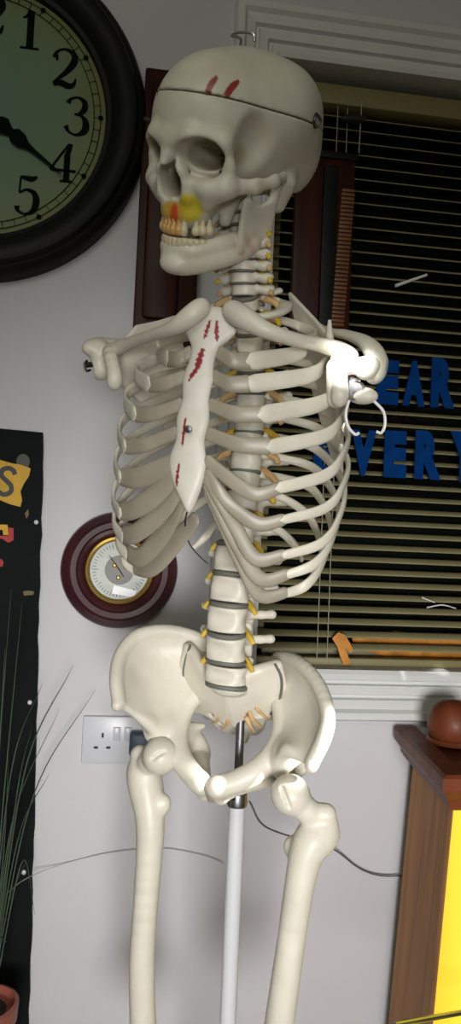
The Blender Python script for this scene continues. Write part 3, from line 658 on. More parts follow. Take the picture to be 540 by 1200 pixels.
# ---- spine
SP = [(806, .000), (790, .000), (759, -.004), (725, -.004), (690, .002), (655, .010), (620, .018), (586, .026), (563, .032), (540, .036), (517, .040), (494, .042), (471, .042), (448, .040), (425, .036), (402, .030), (380, .022), (357, .012)]
lev = []        # centre y, z of L5..T1
for py, Y in SP[1:]: lev.append((Y, zat(py, Y)))
cerv = []
for i, py in enumerate((340, 326, 312, 298, 285, 272, 260)):
    Y = .004-.006*i+.0006*i*i; cerv.append((Y, zat(py, Y, 275)))
def vert_field(kind):
    if kind == 'lumbar':
        F = Field((-.05, -.025, -.03), (.05, .085, .03), .0014)
        F.tube([(0, 0, -.010), (0, 0, .010)], [.0235, .0235], sc=(1, 1.25, 1)); F.ell((0, 0, 0), (.0235, .018, .013), .004)
        F.plane((0, 0, 1), .0145); F.plane((0, 0, -1), .0145)
        for s_ in (1, -1):
            F.ell((s_*.033, .004, 0), (.011, .02, .009), .006, True); 
            F.tube([(s_*.013, .012, .006), (s_*.015, .032, .004)], .0065)
            F.tube([(s_*.014, .030, .003), (s_*.030, .034, .004), (s_*.043, .036, .006)], [.006, .0045, .0055])
            F.tube([(s_*.014, .034, .018), (s_*.013, .040, 0), (s_*.011, .044, -.020)], [.006, .006, .006])
            F.tube([(s_*.014, .034, .002), (0, .048, -.002)], .005)
        F.ell((0, -.019, 0), (.025, .0045, .008), .006, True)
        F.tube([(0, .046, -.002), (0, .060, -.004), (0, .074, -.006)], [.006, .006, .007], sc=(1.6, 1, .6))
        return F
    if kind == 'thoracic':
        F = Field((-.045, -.022, -.035), (.045, .075, .025), .0014)
        F.tube([(0, 0, -.006), (0, 0, .006)], [.0165, .0165]); F.plane((0, 0, 1), .0102); F.plane((0, 0, -1), .0102)
        F.ell((0, -.018, 0), (.02, .004, .006), .005, True)
        for s_ in (1, -1):
            F.tube([(s_*.009, .010, .004), (s_*.011, .024, .004)], .005)
            F.tube([(s_*.011, .022, .004), (s_*.026, .030, .007), (s_*.034, .034, .009)], [.0055, .0045, .006])
            F.tube([(s_*.010, .024, .012), (s_*.009, .030, -.010)], .005)
            F.tube([(s_*.010, .024, .002), (0, .034, 0)], .005)
        F.tube([(0, .033, 0), (0, .048, -.014), (0, .058, -.028)], [.005, .0045, .004])
        return F
    F = Field((-.035, -.02, -.02), (.035, .055, .02), .0012)
    F.tube([(0, 0, -.003), (0, 0, .003)], [.0125, .0125], sc=(1, 1.15, 1)); F.plane((0, 0, 1), .0068); F.plane((0, 0, -1), .0068)
    for s_ in (1, -1):
        F.tube([(s_*.010, .002, .002), (s_*.022, .004, -.001), (s_*.026, .006, .001)], [.0045, .0045, .005])
        F.tube([(s_*.012, .010, 0), (s_*.019, .018, 0)], .005); F.tube([(s_*.018, .018, .007), (s_*.018, .020, -.007)], .0055)
        F.tube([(s_*.017, .020, 0), (0, .034, 0)], .004)
    F.tube([(0, .033, 0), (0, .046, -.004)], [.0045, .005])
    return F
VM = {}
def vertebra(kind, loc, tilt, s=(1, 1, 1)):
    if kind not in VM:
        o = vert_field(kind).build('vertebra', M['bone'], sk, 2); VM[kind] = o.data
    else:
        o = bpy.data.objects.new('vertebra', VM[kind]); COL.objects.link(o); o.parent = sk
    o.location = loc; o.rotation_euler = (tilt, 0, 0); o.scale = s; return o
def disc(Y, z, r, th, tilt):
    o = MB().lathe([(.001, -th/2), (r*.96, -th/2), (r*1.03, -th/4), (r*1.03, th/4), (r*.96, th/2), (.001, th/2)], n=32).build('intervertebral_disc', M['disc'], sk)
    o.location = (0, Y, z); o.scale = (1, .8 if r > .018 else 1, 1); o.rotation_euler = (tilt, 0, 0); return o
def nerve(Y, z, s_, big=1, m='nerve'):
    p = [(s_*.012, Y+.018, z), (s_*.020, Y+.012, z-.001), (s_*.027*big, Y+.006, z-.006*big), (s_*.031*big, Y+.004, z-.011*big)]
    MB().tube(spline(p, 10), spline(np.array([[.003], [.0042], [.0032], [.0022]])*big, 10)[:, 0], 8).build('nerve_root', M[m], sk)
full = [(0.0, zat(806, 0))]+lev
for i, (Y, z) in enumerate(lev):
    zn = lev[i+1][1] if i+1 < len(lev) else cerv[0][1]; zp = full[i][1] if i else full[0][1]-.0
    yn = lev[i+1][0] if i+1 < len(lev) else cerv[0][0]; yp = lev[i-1][0] if i else .006
    tilt = -math.atan2(yn-yp, (zn-(lev[i-1][1] if i else z-.036)))*-1
    tilt = math.atan2(-(yn-yp), zn-(lev[i-1][1] if i else z-.036))
    if i < 5: sp = .0365; kd = 'lumbar'; b = sp/.036; sc_ = (1.04 if i else 1.12, 1.0, (.74 if i == 0 else 1)*1.03)
    elif i == 5: kd = 'lumbar'; sc_ = (.93, .93, .98)
    else: kd = 'thoracic'; gap = abs(zn-z); f_ = 1.22-.03*(i-6); sc_ = (f_*.98, f_, gap*.86/.0204)
    if i == 0: tilt -= R(14)
    vertebra(kd, (0, Y, z), tilt, sc_)
    r_ = (.0240 if i < 6 else .0165*(1.22-.03*(i-6)))
    zz = (z+zn)/2; disc((Y+yn)/2, zz, r_*(1 if i else 1.06), .006 if i < 6 else .005, tilt)
    if i == 0: disc(.002, zat(805, 0), .0262, .006, tilt-R(6))
    for s_ in (1, -1): nerve((Y+yn)/2, zz+.002, s_, 1.1 if i < 6 else 1.3, 'nerve' if i < 6 or i % 3 == 0 else 'nerveo')
for i, (Y, z) in enumerate(cerv):
    f_ = 1.15-.015*i; vertebra('cervical', (0, Y, z), R(4), (f_, f_, 1.0))
    zn = cerv[i+1][1] if i < 6 else z+.016
    disc(Y-.002, (z+zn)/2, .0128*f_, .0035, R(4))
    for s_ in (1, -1): nerve(Y-.002, (z+zn)/2, s_, 1.1, 'nerve' if i % 2 else 'nerveo')

# ---- sternum
SM = [L(246, 368, -.088), L(247, 388, -.092), L(241, 405, -.096), L(236, 425, -.101), L(232, 445, -.105), L(229, 470, -.110), L(226, 492, -.114), L(223, 515, -.118), L(220, 540, -.122), L(220, 565, -.125), L(222, 592, -.126)]
SW = [.025, .0285, .0155, .0135, .0165, .0145, .018, .0155, .0205, .0165, .005]
lo = np.min(SM, 0)-.04; hi = np.max(SM, 0)+.04; F = Field(lo, hi, .0014)
q = spline(np.column_stack([SM, SW]), 70)
for a in q: F.ell(a[:3], (a[3], .0065, .008), .003)
def paint_st(V):
    C = np.tile(np.array([.74, .71, .64]), (len(V), 1)); red = np.array([.28, .02, .03])
    def mk(px, py, rx, rz, ang=0):
        c = L(px, py, -.11); sc_ = (L(px+1, py, -.11)[0]-c[0]); dx = (V[:, 0]-c[0])/sc_; dz = -(V[:, 2]-c[2])/sc_
        u = dx*math.cos(ang)+dz*math.sin(ang); w_ = -dx*math.sin(ang)+dz*math.cos(ang); wob = 1+.25*np.sin(w_*1.1)
        m_ = ((u/(rx*wob))**2+(w_/rz)**2 < 1) & (V[:, 1] < np.interp(V[:, 2], [SM[-1][2], SM[0][2]], [-.127, -.089])); C[m_] = red
    mk(238, 385, 2, 11, R(10)); mk(249, 386, 2.2, 12, R(-8)); mk(233, 420, 3.4, 12, R(12)); mk(229, 434, 2.6, 14, R(30)); mk(222, 506, 1.8, 16); mk(218, 556, 1.8, 13, R(3))
    return C
F.build('sternum', M['bonep'], sk, 2, paint_st)
q_ = L(221, 503, -.128); MB().lathe([(.001, 0), (.0042, 0), (.0038, .002), (.001, .003)], q_, 'Y', 16).build('sternum_screw', M['steel'], sk)

# ---- ribs and costal cartilages
EPY = {1: 376, 2: 424, 3: 451, 4: 487, 5: 525, 6: 573, 7: 610, 8: 652, 9: 675, 10: 697, 11: 690, 12: 650}
EPX = {1: 268, 2: 288, 3: 286, 4: 301, 5: 311, 6: 322, 7: 328, 8: 328, 9: 332, 10: 330}
LPX = {1: 226, 2: 198, 3: 176, 4: 159, 5: 147, 6: 141, 7: 142, 8: 146, 9: 152, 10: 162}
LPY = {1: 378, 2: 422, 3: 452, 4: 488, 5: 526, 6: 562, 7: 604, 8: 632, 9: 653, 10: 669}
EY = {1: -.075, 2: -.094, 3: -.103, 4: -.108, 5: -.110, 6: -.108, 7: -.102, 8: -.090, 9: -.080, 10: -.066}
AW = {1: .055, 2: .088, 3: .110, 4: .124, 5: .132, 6: .136, 7: .138, 8: .136, 9: .130, 10: .122, 11: .104, 12: .078}
SPY = {1: 384, 2: 410, 3: 440, 4: 474, 5: 508, 6: 538, 7: 556}
YC = -.018
def head_of(i):
    Y, z = lev[17-1-i] if False else lev[len(lev)-i]; return Y, z+.009
prev = {}
for i in range(1, 13):
    for s_ in (1, -1):
        Yh, zh = head_of(i); a = AW[i]
        if i <= 10:
            end = L(EPX[i], EPY[i], EY[i]) if s_ > 0 else L(LPX[i], LPY[i], EY[i]); ze = end[2]
        elif i == 11: end = np.array([s_*.098, .012, zh-.085]); ze = end[2]
        else: end = np.array([s_*.075, .05, zh-.045]); ze = end[2]
        zr = lambda t: zh+(ze-zh)*t
        if i <= 10:
            b = min(.062, .02+.006*i)
            lw = min(1, max(0, (i-4)/3))
            pts = [(s_*.016, Yh+.004, zh), (s_*.038, Yh+.032, zr(.02)-.001), (s_*min(a*.62, .078), max(Yh+.042, .056 if i > 2 else .04), zr(.13)), (s_*a*.92, .030, zr(.34+lw*.08)), (s_*a, YC-.012, zr(.58+lw*.12)), (s_*a*.93, -.062 if i > 2 else -.045, zr(.80+lw*.09)), end]
            if i == 1: pts = [(s_*.016, Yh+.004, zh), (s_*.036, Yh+.022, zr(.1)), (s_*.054, .0, zr(.35)), (s_*.052, -.035, zr(.7)), end]
            hh = [.0045, .005, .0058, .0064-.001*lw, .0070-.0014*lw, .0085-.0026*lw, .0098-.0036*lw*(s_ > 0)-.0012*lw] if i > 1 else [.004, .004, .004, .004, .004]
            tt = [.0038, .0036, .0032, .0030, .0028, .0026, .0026] if i > 1 else [.0065, .0075, .008, .008, .008]
        elif i == 11:
            pts = [(s_*.016, Yh+.004, zh), (s_*.04, Yh+.030, zr(.04)), (s_*.078, .058, zr(.3)), (s_*.104, .03, zr(.75)), end]; hh = [.0045, .005, .0055, .0055, .003]; tt = [.0038, .0035, .003, .003, .002]
        else:
            pts = [(s_*.016, Yh+.004, zh), (s_*.04, Yh+.026, zr(.15)), (s_*.06, .06, zr(.6)), end]; hh = [.0045, .005, .005, .003]; tt = [.0035, .0035, .003, .002]
        rb = strap('rib', pts, hh, tt, M['ribb'], sk)
        if i <= 10:
            st_z = zat(SPY[min(i, 7)], -.11)
            t_ = np.interp(-st_z, [-a_[2] for a_ in SM], range(len(SM))); k0 = int(min(t_, len(SM)-2)); c = SM[k0]+(SM[k0+1]-SM[k0])*(t_-k0); wst = np.interp(t_, range(len(SM)), SW)
            tgt = np.array([c[0]+s_*wst*.92, c[1]+.002, st_z])
            e = end; fwd = np.array(end)-np.array(pts[-2]); fwd /= np.linalg.norm(fwd)
            if i <= 5: cp = [e-fwd*.008, e*.62+tgt*.38+np.array([0, -.004, -.003-.0*i]), e*.3+tgt*.7+np.array([0, -.003, -.002]), tgt]; ch = [.0093, .0085, .0075, .0075]
            elif i <= 7:
                dn = -.012 if i == 6 else -.022
                cp = [e, e+fwd*.014+np.array([0, 0, dn*.35]), e*.55+tgt*.45+np.array([0, -.004, dn*.5]), e*.2+tgt*.8+np.array([0, -.002, dn*.25]), tgt]; ch = [.0095, .009, .008, .007, .0065]
            else:
                pc_ = prev[(i-1, s_)]; mid = pc_[len(pc_)//2+(2 if i == 8 else 0)]+np.array([0, .002, -.010])
                en_ = pc_[int(len(pc_)*.80)]+np.array([0, .001, -.006]) if i > 8 else tgt+np.array([s_*.003, .0, -.013])
                cp = [e, e+fwd*.010+np.array([-s_*.004, -.003, -.004]), e*.6+mid*.4+np.array([0, -.003, -.005]), mid, en_]; ch = [.0088, .0088, .008, .007, .0055]
            if i == 1: ch = [.006]*4
            px_ = {(6, 1): [(298, 579, -.114), (262, 556, -.120), (239, 536, -.122)], (7, 1): [(303, 614, -.108), (272, 594, -.116), (254, 572, -.122), (240, 550, -.123)],
                   (8, 1): [(300, 655, -.100), (276, 618, -.110), (256, 584, -.120), (240, 557, -.124)], (9, 1): [(306, 679, -.092), (281, 644, -.104), (258, 600, -.116), (241, 564, -.122)],
                   (10, 1): [(306, 698, -.082), (285, 664, -.094), (262, 616, -.108), (242, 571, -.120)],
                   (6, -1): [(160, 560, -.114), (190, 549, -.120), (207, 537, -.122)], (7, -1): [(158, 596, -.110), (182, 580, -.118), (206, 556, -.122)],
                   (8, -1): [(160, 624, -.102), (190, 598, -.112), (213, 568, -.120)], (9, -1): [(166, 652, -.092), (196, 618, -.104), (216, 582, -.118)],
                   (10, -1): [(178, 664, -.080), (208, 632, -.090), (232, 604, -.100)]}.get((i, s_))
            if px_: cp = [e-fwd*.010]+[L(*q_) for q_ in px_]; ch = [.0062, .0080, .0074, .0064, .0055][:len(cp)] if s_ > 0 else [.0105, .0115, .0115, .008][:len(cp)]
            co = strap('costal_cartilage', cp, ch, .0026, M['cart'], rb, n=40)
            prev[(i, s_)] = spline(cp, 20)

# ---- clavicles
def clav(pts, rad):
    lo = np.min(pts, 0)-.025; hi = np.max(pts, 0)+.025; F = Field(lo, hi, .0014); q = spline(np.column_stack([pts, rad]), 40)
    F.tube(q[:, :3], q[:, 3], .003); return F.build('clavicle', M['bone'], sk, 2)
clav([L(272, 364, -.100), L(288, 374, -.106), L(312, 387, -.106), L(345, 398, -.085), L(375, 404, -.055), L(398, 411, -.035), L(412, 418, -.028)], [.0105, .0105, .0075, .0065, .0070, .0085, .0075])
clav([L(236, 360, -.100), L(222, 371, -.106), L(203, 384, -.104), L(178, 393, -.080), L(155, 401, -.045), L(138, 408, -.022), L(128, 413, -.012)], [.0095, .0095, .0072, .0062, .0066, .0082, .0070])

# ---- scapulae
def scap(side):
    g = {}
    if side > 0:
        gl = L(408, 440, -.012); acr = L(428, 402, -.012); sup = L(340, 345, .075); inf = np.array([.105, .088, gl[2]-.115]); cor = L(398, 462, -.062); neck = L(398, 420, .005)
        nt_ = L(386, 394, .018); spn0 = L(352, 372, .088)
    else:
        gl = L(118, 432, -.000); acr = L(118, 402, .010); sup = L(205, 372, .085); inf = np.array([-.105, .092, gl[2]-.10]); cor = L(134, 444, -.050); neck = L(132, 420, .010)
        nt_ = L(160, 383, .035); spn0 = L(190, 392, .096)
    pts = np.array([gl, acr, sup, inf, cor, neck]); F = Field(pts.min(0)-.03, pts.max(0)+.03, .0016)
    med = (sup+inf)/2+np.array([-side*.006, .010, 0])
    F.plate([[sup, sup*.5+nt_*.5+np.array([0, .004, 0]), nt_], [med, (med+neck)/2+np.array([0, .010, 0]), neck], [inf, inf*.5+neck*.5+np.array([0, .004, -.008]), neck-np.array([0, 0, .016])]], [[.0030, .0026, .0026], [.0030, .0020, .006], [.0048, .0048, .0068]], (50, 50))
    F.tube([neck, gl], [.010, .015], .006); F.ell(gl+np.array([side*.013, -.008, 0]), (.012, .012, .016), .003, True)
    F.tube(spline([neck+[0, 0, .008], neck*.5+cor*.5+[0, -.010, .018], cor+[0, 0, .006], cor-[0, 0, .006]], 12), np.linspace(.008, .0075, 12), .004)
    q = spline([spn0, (spn0+acr)/2+[0, .012, -.004], acr+[-side*.010, .012, 0], acr+[0, -.010, -.004], acr+[side*.001, -.024, -.010]], 30)
    if side > 0: q = spline([spn0, L(385, 388, .045), L(408, 393, .015), L(431, 404, -.012), L(443, 425, -.030), L(438, 442, -.040)], 30)
    F.tube(q, np.interp(np.arange(30), [0, 12, 20, 29], [.003, .0055, .0095, .0085]), .004, sc=(1, 1, 1.15))
    if side > 0: F.tube([nt_, L(386, 376, .012)], [.0045, .0022], .003)
    else: F.ell(L(117, 415, -.004), (.012, .013, .017), .006)
    return F.build('scapula', M['bone'], sk, 2)
scap(1); scap(-1)
# metal fittings at the two empty shoulder joints
gl = L(420, 455, -.045)
MB().tube([gl+[-.012, .01, .012], gl+[-.004, -.004, .004]], .0060, 14).build('shoulder_bolt', M['steel'], sk)
lo_ = MB(); lo_.lathe([(.001, -.006), (.010, -.006), (.011, 0), (.009, .006), (.001, .007)], gl+[-.001, -.006, -.004], 'Y', 20); lo_.build('shoulder_nut', M['steel'], sk)
F = Field(gl-.04, gl+.04, .0012); F.tube([gl+[-.022, -.008, .020], gl+[-.022, -.008, -.012]], [.0115, .0095]); F.ell(gl+[.008, -.004, .020], (.012, .010, .012)); F.ell(gl+[.006, -.004, -.008], (.016, .010, .009)); F.tube([gl+[-.018, -.004, .022], gl+[.012, 0, .024]], .009)
F.build('shoulder_socket', M['bone'], sk, 2)
ring = [L(409, 469, -.05), L(405, 484, -.05), L(408, 500, -.05), L(416, 509, -.05), L(421, 507, -.05)]
MB().tube(spline(ring, 20), .0016, 8).build('arm_hook', M['white2'], sk)
ring = [L(437, 469, -.05), L(449, 482, -.05), L(451, 497, -.05), L(447, 507, -.05), L(441, 506, -.05)]
MB().tube(spline(ring, 20), .0016, 8).build('arm_hook', M['white2'], sk)
q_ = L(103, 428, .0); MB().tube([q_+[.014, 0, .002], q_+[-.001, -.002, 0]], .0035, 12).build('shoulder_bolt', M['dsteel'], sk)
MB().tube(spline([q_+[-.001, 0, .006], q_+[-.005, 0, .001], q_+[-.002, 0, -.007], q_+[.004, 0, -.006]], 12), .0016, 8).build('arm_hook', M['dsteel'], sk)

# thin wire from breastbone tip to the lumbar spine
w_ = spline([L(222, 590, -.12), L(217, 612, -.10), L(221, 635, -.08), L(232, 650, -.05), L(243, 660, -.02)], 24)
MB().tube(w_, .0009, 6).build('tie_wire', M['dsteel'], sk)

# ---- pelvis
PZ = zat(836, -.06, 200)     # height of the front iliac spines
SC = .97
def pp(x, y, z):
    if z > 0: z *= .66
    c_, s__ = math.cos(R(19)), math.sin(R(19))
    return np.array([x*SC, (y*c_-z*s__)*SC, PZ+(z*c_+(y+.06)*s__)*.92])
def hip(s_):
    g = lambda x, y, z: pp(s_*x, y, z)
    F = Field((-.17 if s_ < 0 else -.02, -.13, PZ-.20), (.02 if s_ < 0 else .17, .16, PZ+.14), .0017)
    crest = [g(.120, -.062, .000), g(.133, -.040, .030), g(.142, -.008, .052), g(.136, .028, .064), g(.108, .056, .058), g(.076, .074, .034), g(.050, .084, .004)]
    mid = [g(.108, -.052, -.022), g(.117, -.028, -.008), g(.125, .002, .004), g(.118, .032, .014), g(.098, .050, .012), g(.072, .064, .000), g(.050, .076, -.012)]
    low = [g(.096, -.044, -.040), g(.094, -.026, -.044), g(.090, -.004, -.042), g(.086, .014, -.036), g(.074, .034, -.030), g(.062, .048, -.028), g(.052, .060, -.030)]
    bot = [g(.086, -.038, -.060), g(.080, -.024, -.064), g(.074, -.006, -.062), g(.068, .010, -.056), g(.062, .026, -.048), g(.056, .040, -.044), g(.052, .052, -.044)]
    if s_ > 0:
        crest = [L(366, 894, -.048), L(380, 864, -.040), L(384, 838, -.022), L(375, 806, .010), L(357, 782, .040), L(340, 772, .066), L(326, 771, .086)]
        bul = [-.002, -.004, -.004, -.003, -.002, 0, 0]
        mid = [.52*a_+.48*b_+np.array([.004, c_, 0]) for a_, b_, c_ in zip(crest, low, bul)]
    rad = [[.0062, .0066, .0068, .0070, .0068, .0068, .0075], [.005, .0034, .0028, .0028, .0034, .005, .007], [.0085, .007, .0062, .0055, .0055, .007, .008], [.009, .009, .009, .008, .008, .008, .008]]
    F.plate([crest, mid, low, bot], rad, (58, 70))
    F.tube(spline(crest, 24), .0072, .004)
    F.ell(g(.090, -.020, -.078), (.030, .030, .028), .008)
    br = spline([g(.055, .046, -.040), g(.069, .012, -.058), g(.066, -.022, -.074), g(.048, -.052, -.086), g(.022, -.070, -.094), g(.009, -.076, -.097)], 24)
    F.tube(br, np.interp(np.arange(24), [0, 8, 14, 20, 23], [.009, .011, .0125, .0105, .0105]), .006)
    F.tube([g(.010, -.076, -.096), g(.011, -.070, -.118)], [.0105, .010], .006)
    F.tube(spline([g(.011, -.070, -.114), g(.036, -.026, -.126), g(.058, .010, -.142)], 12), np.linspace(.0075, .013, 12), .006)
    F.tube(spline([g(.086, -.006, -.092), g(.077, .018, -.120), g(.060, .014, -.142)], 14), np.linspace(.019, .015, 14), .008)
    F.tube([g(.072, .018, -.098), g(.058, .034, -.104)], [.009, .004], .005)
    F.tube([crest[0], crest[0]+[0, -.004, -.003]], [.007, .007], .004)
    F.ell(g(.112, -.032, -.090), (.027, .027, .025), .003, True)
    return F.build('hip_bone', M['bone'], sk, 3)
hip(1); hip(-1)
# cartilage between the pubic bones and dark lines at the sacroiliac joints
F = Field((-.03, -.11, PZ-.16), (.03, .05, PZ-.05), .0014); F.tube([pp(0, -.077, -.096), pp(0, -.071, -.118)], [.0095, .009], sc=(1.6, 1, 1)); F.build('pubic_disc', M['cart'], sk, 2)
F = Field((-.085, -.04, PZ-.14), (.085, .17, PZ+.12), .0015)
zt = lev[0][1]-.018-PZ
F.tube([(0, .008, PZ+zt-.001), (0, .024, PZ+zt-.006)], [.020, .020], .006, sc=(.85, 1.2, 1.7))
for s_ in (1, -1):
    X_ = [(267, 800), (301, 787), (324, 780)], [(270, 822), (301, 812), (328, 806)], [(276, 843), (300, 836), (319, 836)]
    if s_ < 0: X_ = [(267, 800), (242, 786), (222, 760)], [(268, 822), (240, 810), (216, 790)], [(264, 843), (244, 832), (226, 827)]
    Y_ = [(.014, .022, .040), (.028, .034, .050), (.052, .056, .066)]
    F.plate([[L(*X_[i][j], Y_[i][j]) for j in range(3)] for i in range(3)], [[.010, .0085, .008]]*3, (30, 30))
F.plate([[L(250, 836, .052), L(276, 838, .050), L(306, 838, .052)], [L(256, 848, .082), L(282, 850, .080), L(306, 850, .082)], [L(272, 856, .104), L(285, 857, .104), L(300, 857, .104)]], .0055, (34, 24))
F.tube(spline([L(285, 857, .100), L(286, 862, .104), L(287, 868, .100)], 8), np.linspace(.007, .003, 8), .004)
for s_ in (1, -1):
    for px_, py_ in (((297, 832), (291, 843)) if s_ > 0 else ((254, 832), (264, 843))): a = L(px_, py_, .06); F.tube([a+[0, -.04, 0], a+[0, .02, 0]], .0036, .002, True)
F.build('sacrum', M['bone'], sk, 3)
for s_ in (1, -1):
    p = [L(322, 778, .030), L(329, 792, .034), L(330, 808, .038), L(326, 824, .046), L(317, 837, .054)] if s_ > 0 else [L(223, 756, .030), L(217, 775, .034), L(215, 791, .038), L(218, 812, .046), L(228, 828, .054)]
    MB().tube(spline(p, 24), .0017, 8).build('sacroiliac_cartilage', M['disc'], sk)
    for a_, b_, c_ in (((297, 824), (304, 834), (314, 843)), ((292, 832), (296, 843), (305, 852)), ((288, 840), (293, 850), (298, 858))) if s_ > 0 else (((256, 824), (252, 832), (244, 838)), ((262, 832), (256, 842), (250, 848)), ((268, 838), (266, 848), (260, 855))):
        MB().tube(spline([L(*a_, .036), L(*b_, .040), L(*c_, .058)], 10), np.linspace(.0030, .0018, 10), 8).build('nerve_root', M['nerveo'], sk)

# ---- femurs
def femur(hd_, tro, sh, lt, end, s_, slit):
    P_ = np.array([hd_, tro, sh, lt, end]); F = Field(P_.min(0)-.05, P_.max(0)+[.05, .05, .05], .0017)
    F.ell(hd_, (.0225, .0225, .0225), .004)
    F.tube([hd_, (hd_+tro)/2+[0, 0, -.006], tro+[-s_*.004, .002, -.014]], [.014, .0130, .016], .008)
    F.tube([tro+[0, 0, .004], tro+[s_*.002, .004, -.020]], [.0125, .0135], .007)
    mid = (sh+end)/2+np.array([s_*.001, -.008, 0])
    q = spline([tro+[-s_*.006, .0, -.020], sh, mid, sh*.15+end*.85, end], 40)
    F.tube(q, np.interp(np.arange(40), [0, 8, 16, 28, 35, 39], [.0215, .0165, .0145, .0150, .020, .026]), .006)
    F.ell(lt, (.009, .009, .012), .008)
    for t in (1, -1): F.ell(end+np.array([t*.021, .006, -.016]), (.018, .027, .022), .008)
    F.ell(end+np.array([0, .028, -.026]), (.009, .02, .02), .004, True)
    F.ell(end+np.array([0, -.026, -.012]), (.010, .012, .022), .006, True)
    F.tube(slit, .0026, .001, True)
    return F.build('femur', M['bone'], sk, 3)
def dirs(p): c = MI[:3, :3] @ CAM+MI[:3, 3]; d = c-p; return d/np.linalg.norm(d)
hR = L(340, 931, -.045); trR = L(381, 958, -.030)
c = hR; v = dirs(c); slR = [L(330, 924, hR[1]), L(336, 938, hR[1]), L(339, 946, hR[1])]
def onhead(h, pts, r=.0225):
    out = []
    for p in pts:
        d = np.array(p)-h; d = d-v*d.dot(v); q_ = d+v*math.sqrt(max(1e-6, r*r-min(r*r*.95, float(d.dot(d))))); out.append(h+q_*(r/np.linalg.norm(q_)))
    return out
femur(hR, trR, L(356, 1010, -.050), L(341, 992, -.040), L(318, 1262, -.075), 1, onhead(hR, slR))
hL = L(188, 886, -.030); trL = L(164, 888, -.010); v = dirs(hL); slL = [L(178, 890, hL[1]), L(186, 884, hL[1]), L(192, 881, hL[1])]
femur(hL, trL, L(176, 975, -.030), L(192, 942, -.020), L(166, 1250, -.050), -1, onhead(hL, slL))

# ---- skull (own coordinates, face towards -y), placed through a matrix
SKS = 1.085
SKC = L(271, 151, -.030)
camdir = MI[:3, :3] @ (-fw); camup = MI[:3, :3] @ cu; camr = MI[:3, :3] @ cr
base = Matrix(((camr[0], -camdir[0], camup[0]), (camr[1], -camdir[1], camup[1]), (camr[2], -camdir[2], camup[2])))   # x right, y away, z up as seen
v_ = np.array(SKC)-(MI[:3, :3] @ CAM+MI[:3, 3])
SROT = Matrix.Rotation(R(3), 3, 'Y') @ Matrix.Rotation(R(29), 3, 'X') @ Matrix.Rotation(R(-41), 3, 'Z')
MS = Matrix.Translation(Vector(SKC)) @ (base @ SROT).to_4x4() @ Matrix.Scale(SKS, 4)
F = Field((-.088, -.115, -.105), (.088, .118, .086), .0016)
F.ell((0, .012, .004), (.069, .088, .069), .01); F.ell((0, -.036, .004), (.055, .050, .058), .02)
F.ell((0, .064, -.012), (.058, .042, .054), .02)
F.ell((0, .056, -.028), (.052, .044, .044), .02)
for s_ in (1, -1): F.ell((s_*.040, .030, .018), (.034, .045, .040), .02)
F.ell((0, .02, -.075), (.06, .07, .022), .012, True)
F.ell((0, .020, -.048), (.045, .052, .016), .01)
# brow, orbit rims, zygomas, maxilla
F.tube([(-.046, -.062, -.010), (-.022, -.080, -.006), (0, -.083, -.010), (.022, -.080, -.006), (.046, -.062, -.010)], [.0085, .0085, .009, .0085, .0085], .010)
for s_ in (1, -1):
    F.tube([(s_*.048, -.060, -.010), (s_*.052, -.056, -.028), (s_*.050, -.056, -.046)], [.0075, .0060, .0095], .006)
    F.tube([(s_*.048, -.060, -.048), (s_*.034, -.070, -.050), (s_*.018, -.076, -.046)], [.009, .0075, .006], .008)
    F.tube([(s_*.044, -.060, -.050), (s_*.032, -.064, -.062)], [.007, .008], .010)
    F.tube([(s_*.013, -.080, -.014), (s_*.012, -.083, -.036), (s_*.017, -.078, -.058)], [.0055, .0055, .007], .006)
    F.tube([(s_*.050, .028, -.048), (s_*.050, .022, -.068)], [.014, .008], .010)
    F.tube([(s_*.026, -.020, -.055), (s_*.024, -.030, -.082)], [.008, .007], .008)
F.tube([(0, -.083, -.012), (0, -.089, -.022), (0, -.095, -.031)], [.0065, .0055, .0042], .005)
F.ell((0, -.058, -.062), (.030, .024, .026), .010); F.ell((0, -.062, -.076), (.028, .023, .016), .008)
F.ell((0, -.03, -.055), (.035, .04, .02), .01)
for s_ in (1, -1):
    rt = Matrix.Rotation(R(s_*16), 3, 'Z')
    F.ell((s_*.0305, -.066, -.020), (.0200, .044, .0142), .004, True, rt)
    F.ell((s_*.0320, -.082, -.020), (.0220, .018, .0145), .004, True, rt)
    F.ell((s_*.073, -.036, -.014), (.026, .023, .034), .008, True)
    F.ell((s_*.054, -.020, -.060), (.012, .024, .018), .006, True)
for s_ in (1, -1):
    F.tube([(s_*.052, -.052, -.047), (s_*.065, -.032, -.046), (s_*.070, -.010, -.042), (s_*.064, .010, -.040)], [.0070, .0052, .0046, .005], .005, sc=(1.3, 1, .85))
F.tube([(0, -.112, -.038), (0, -.070, -.038)], [.0075, .0075], .003, True)
for s_ in (1, -1): F.ell((s_*.0064, -.080, -.047), (.0090, .042, .0150), .003, True)
F.tube([(0, -.070, -.040), (0, -.068, -.066)], [.0016, .0018], .003)
F.ell((0, -.045, -.098), (.022, .030, .012), .006, True)
GAP = .0006; pn = np.array([0, .20, 1.0]); pn /= np.linalg.norm(pn); po = .0165
IV = np.array([.66, .635, .53])
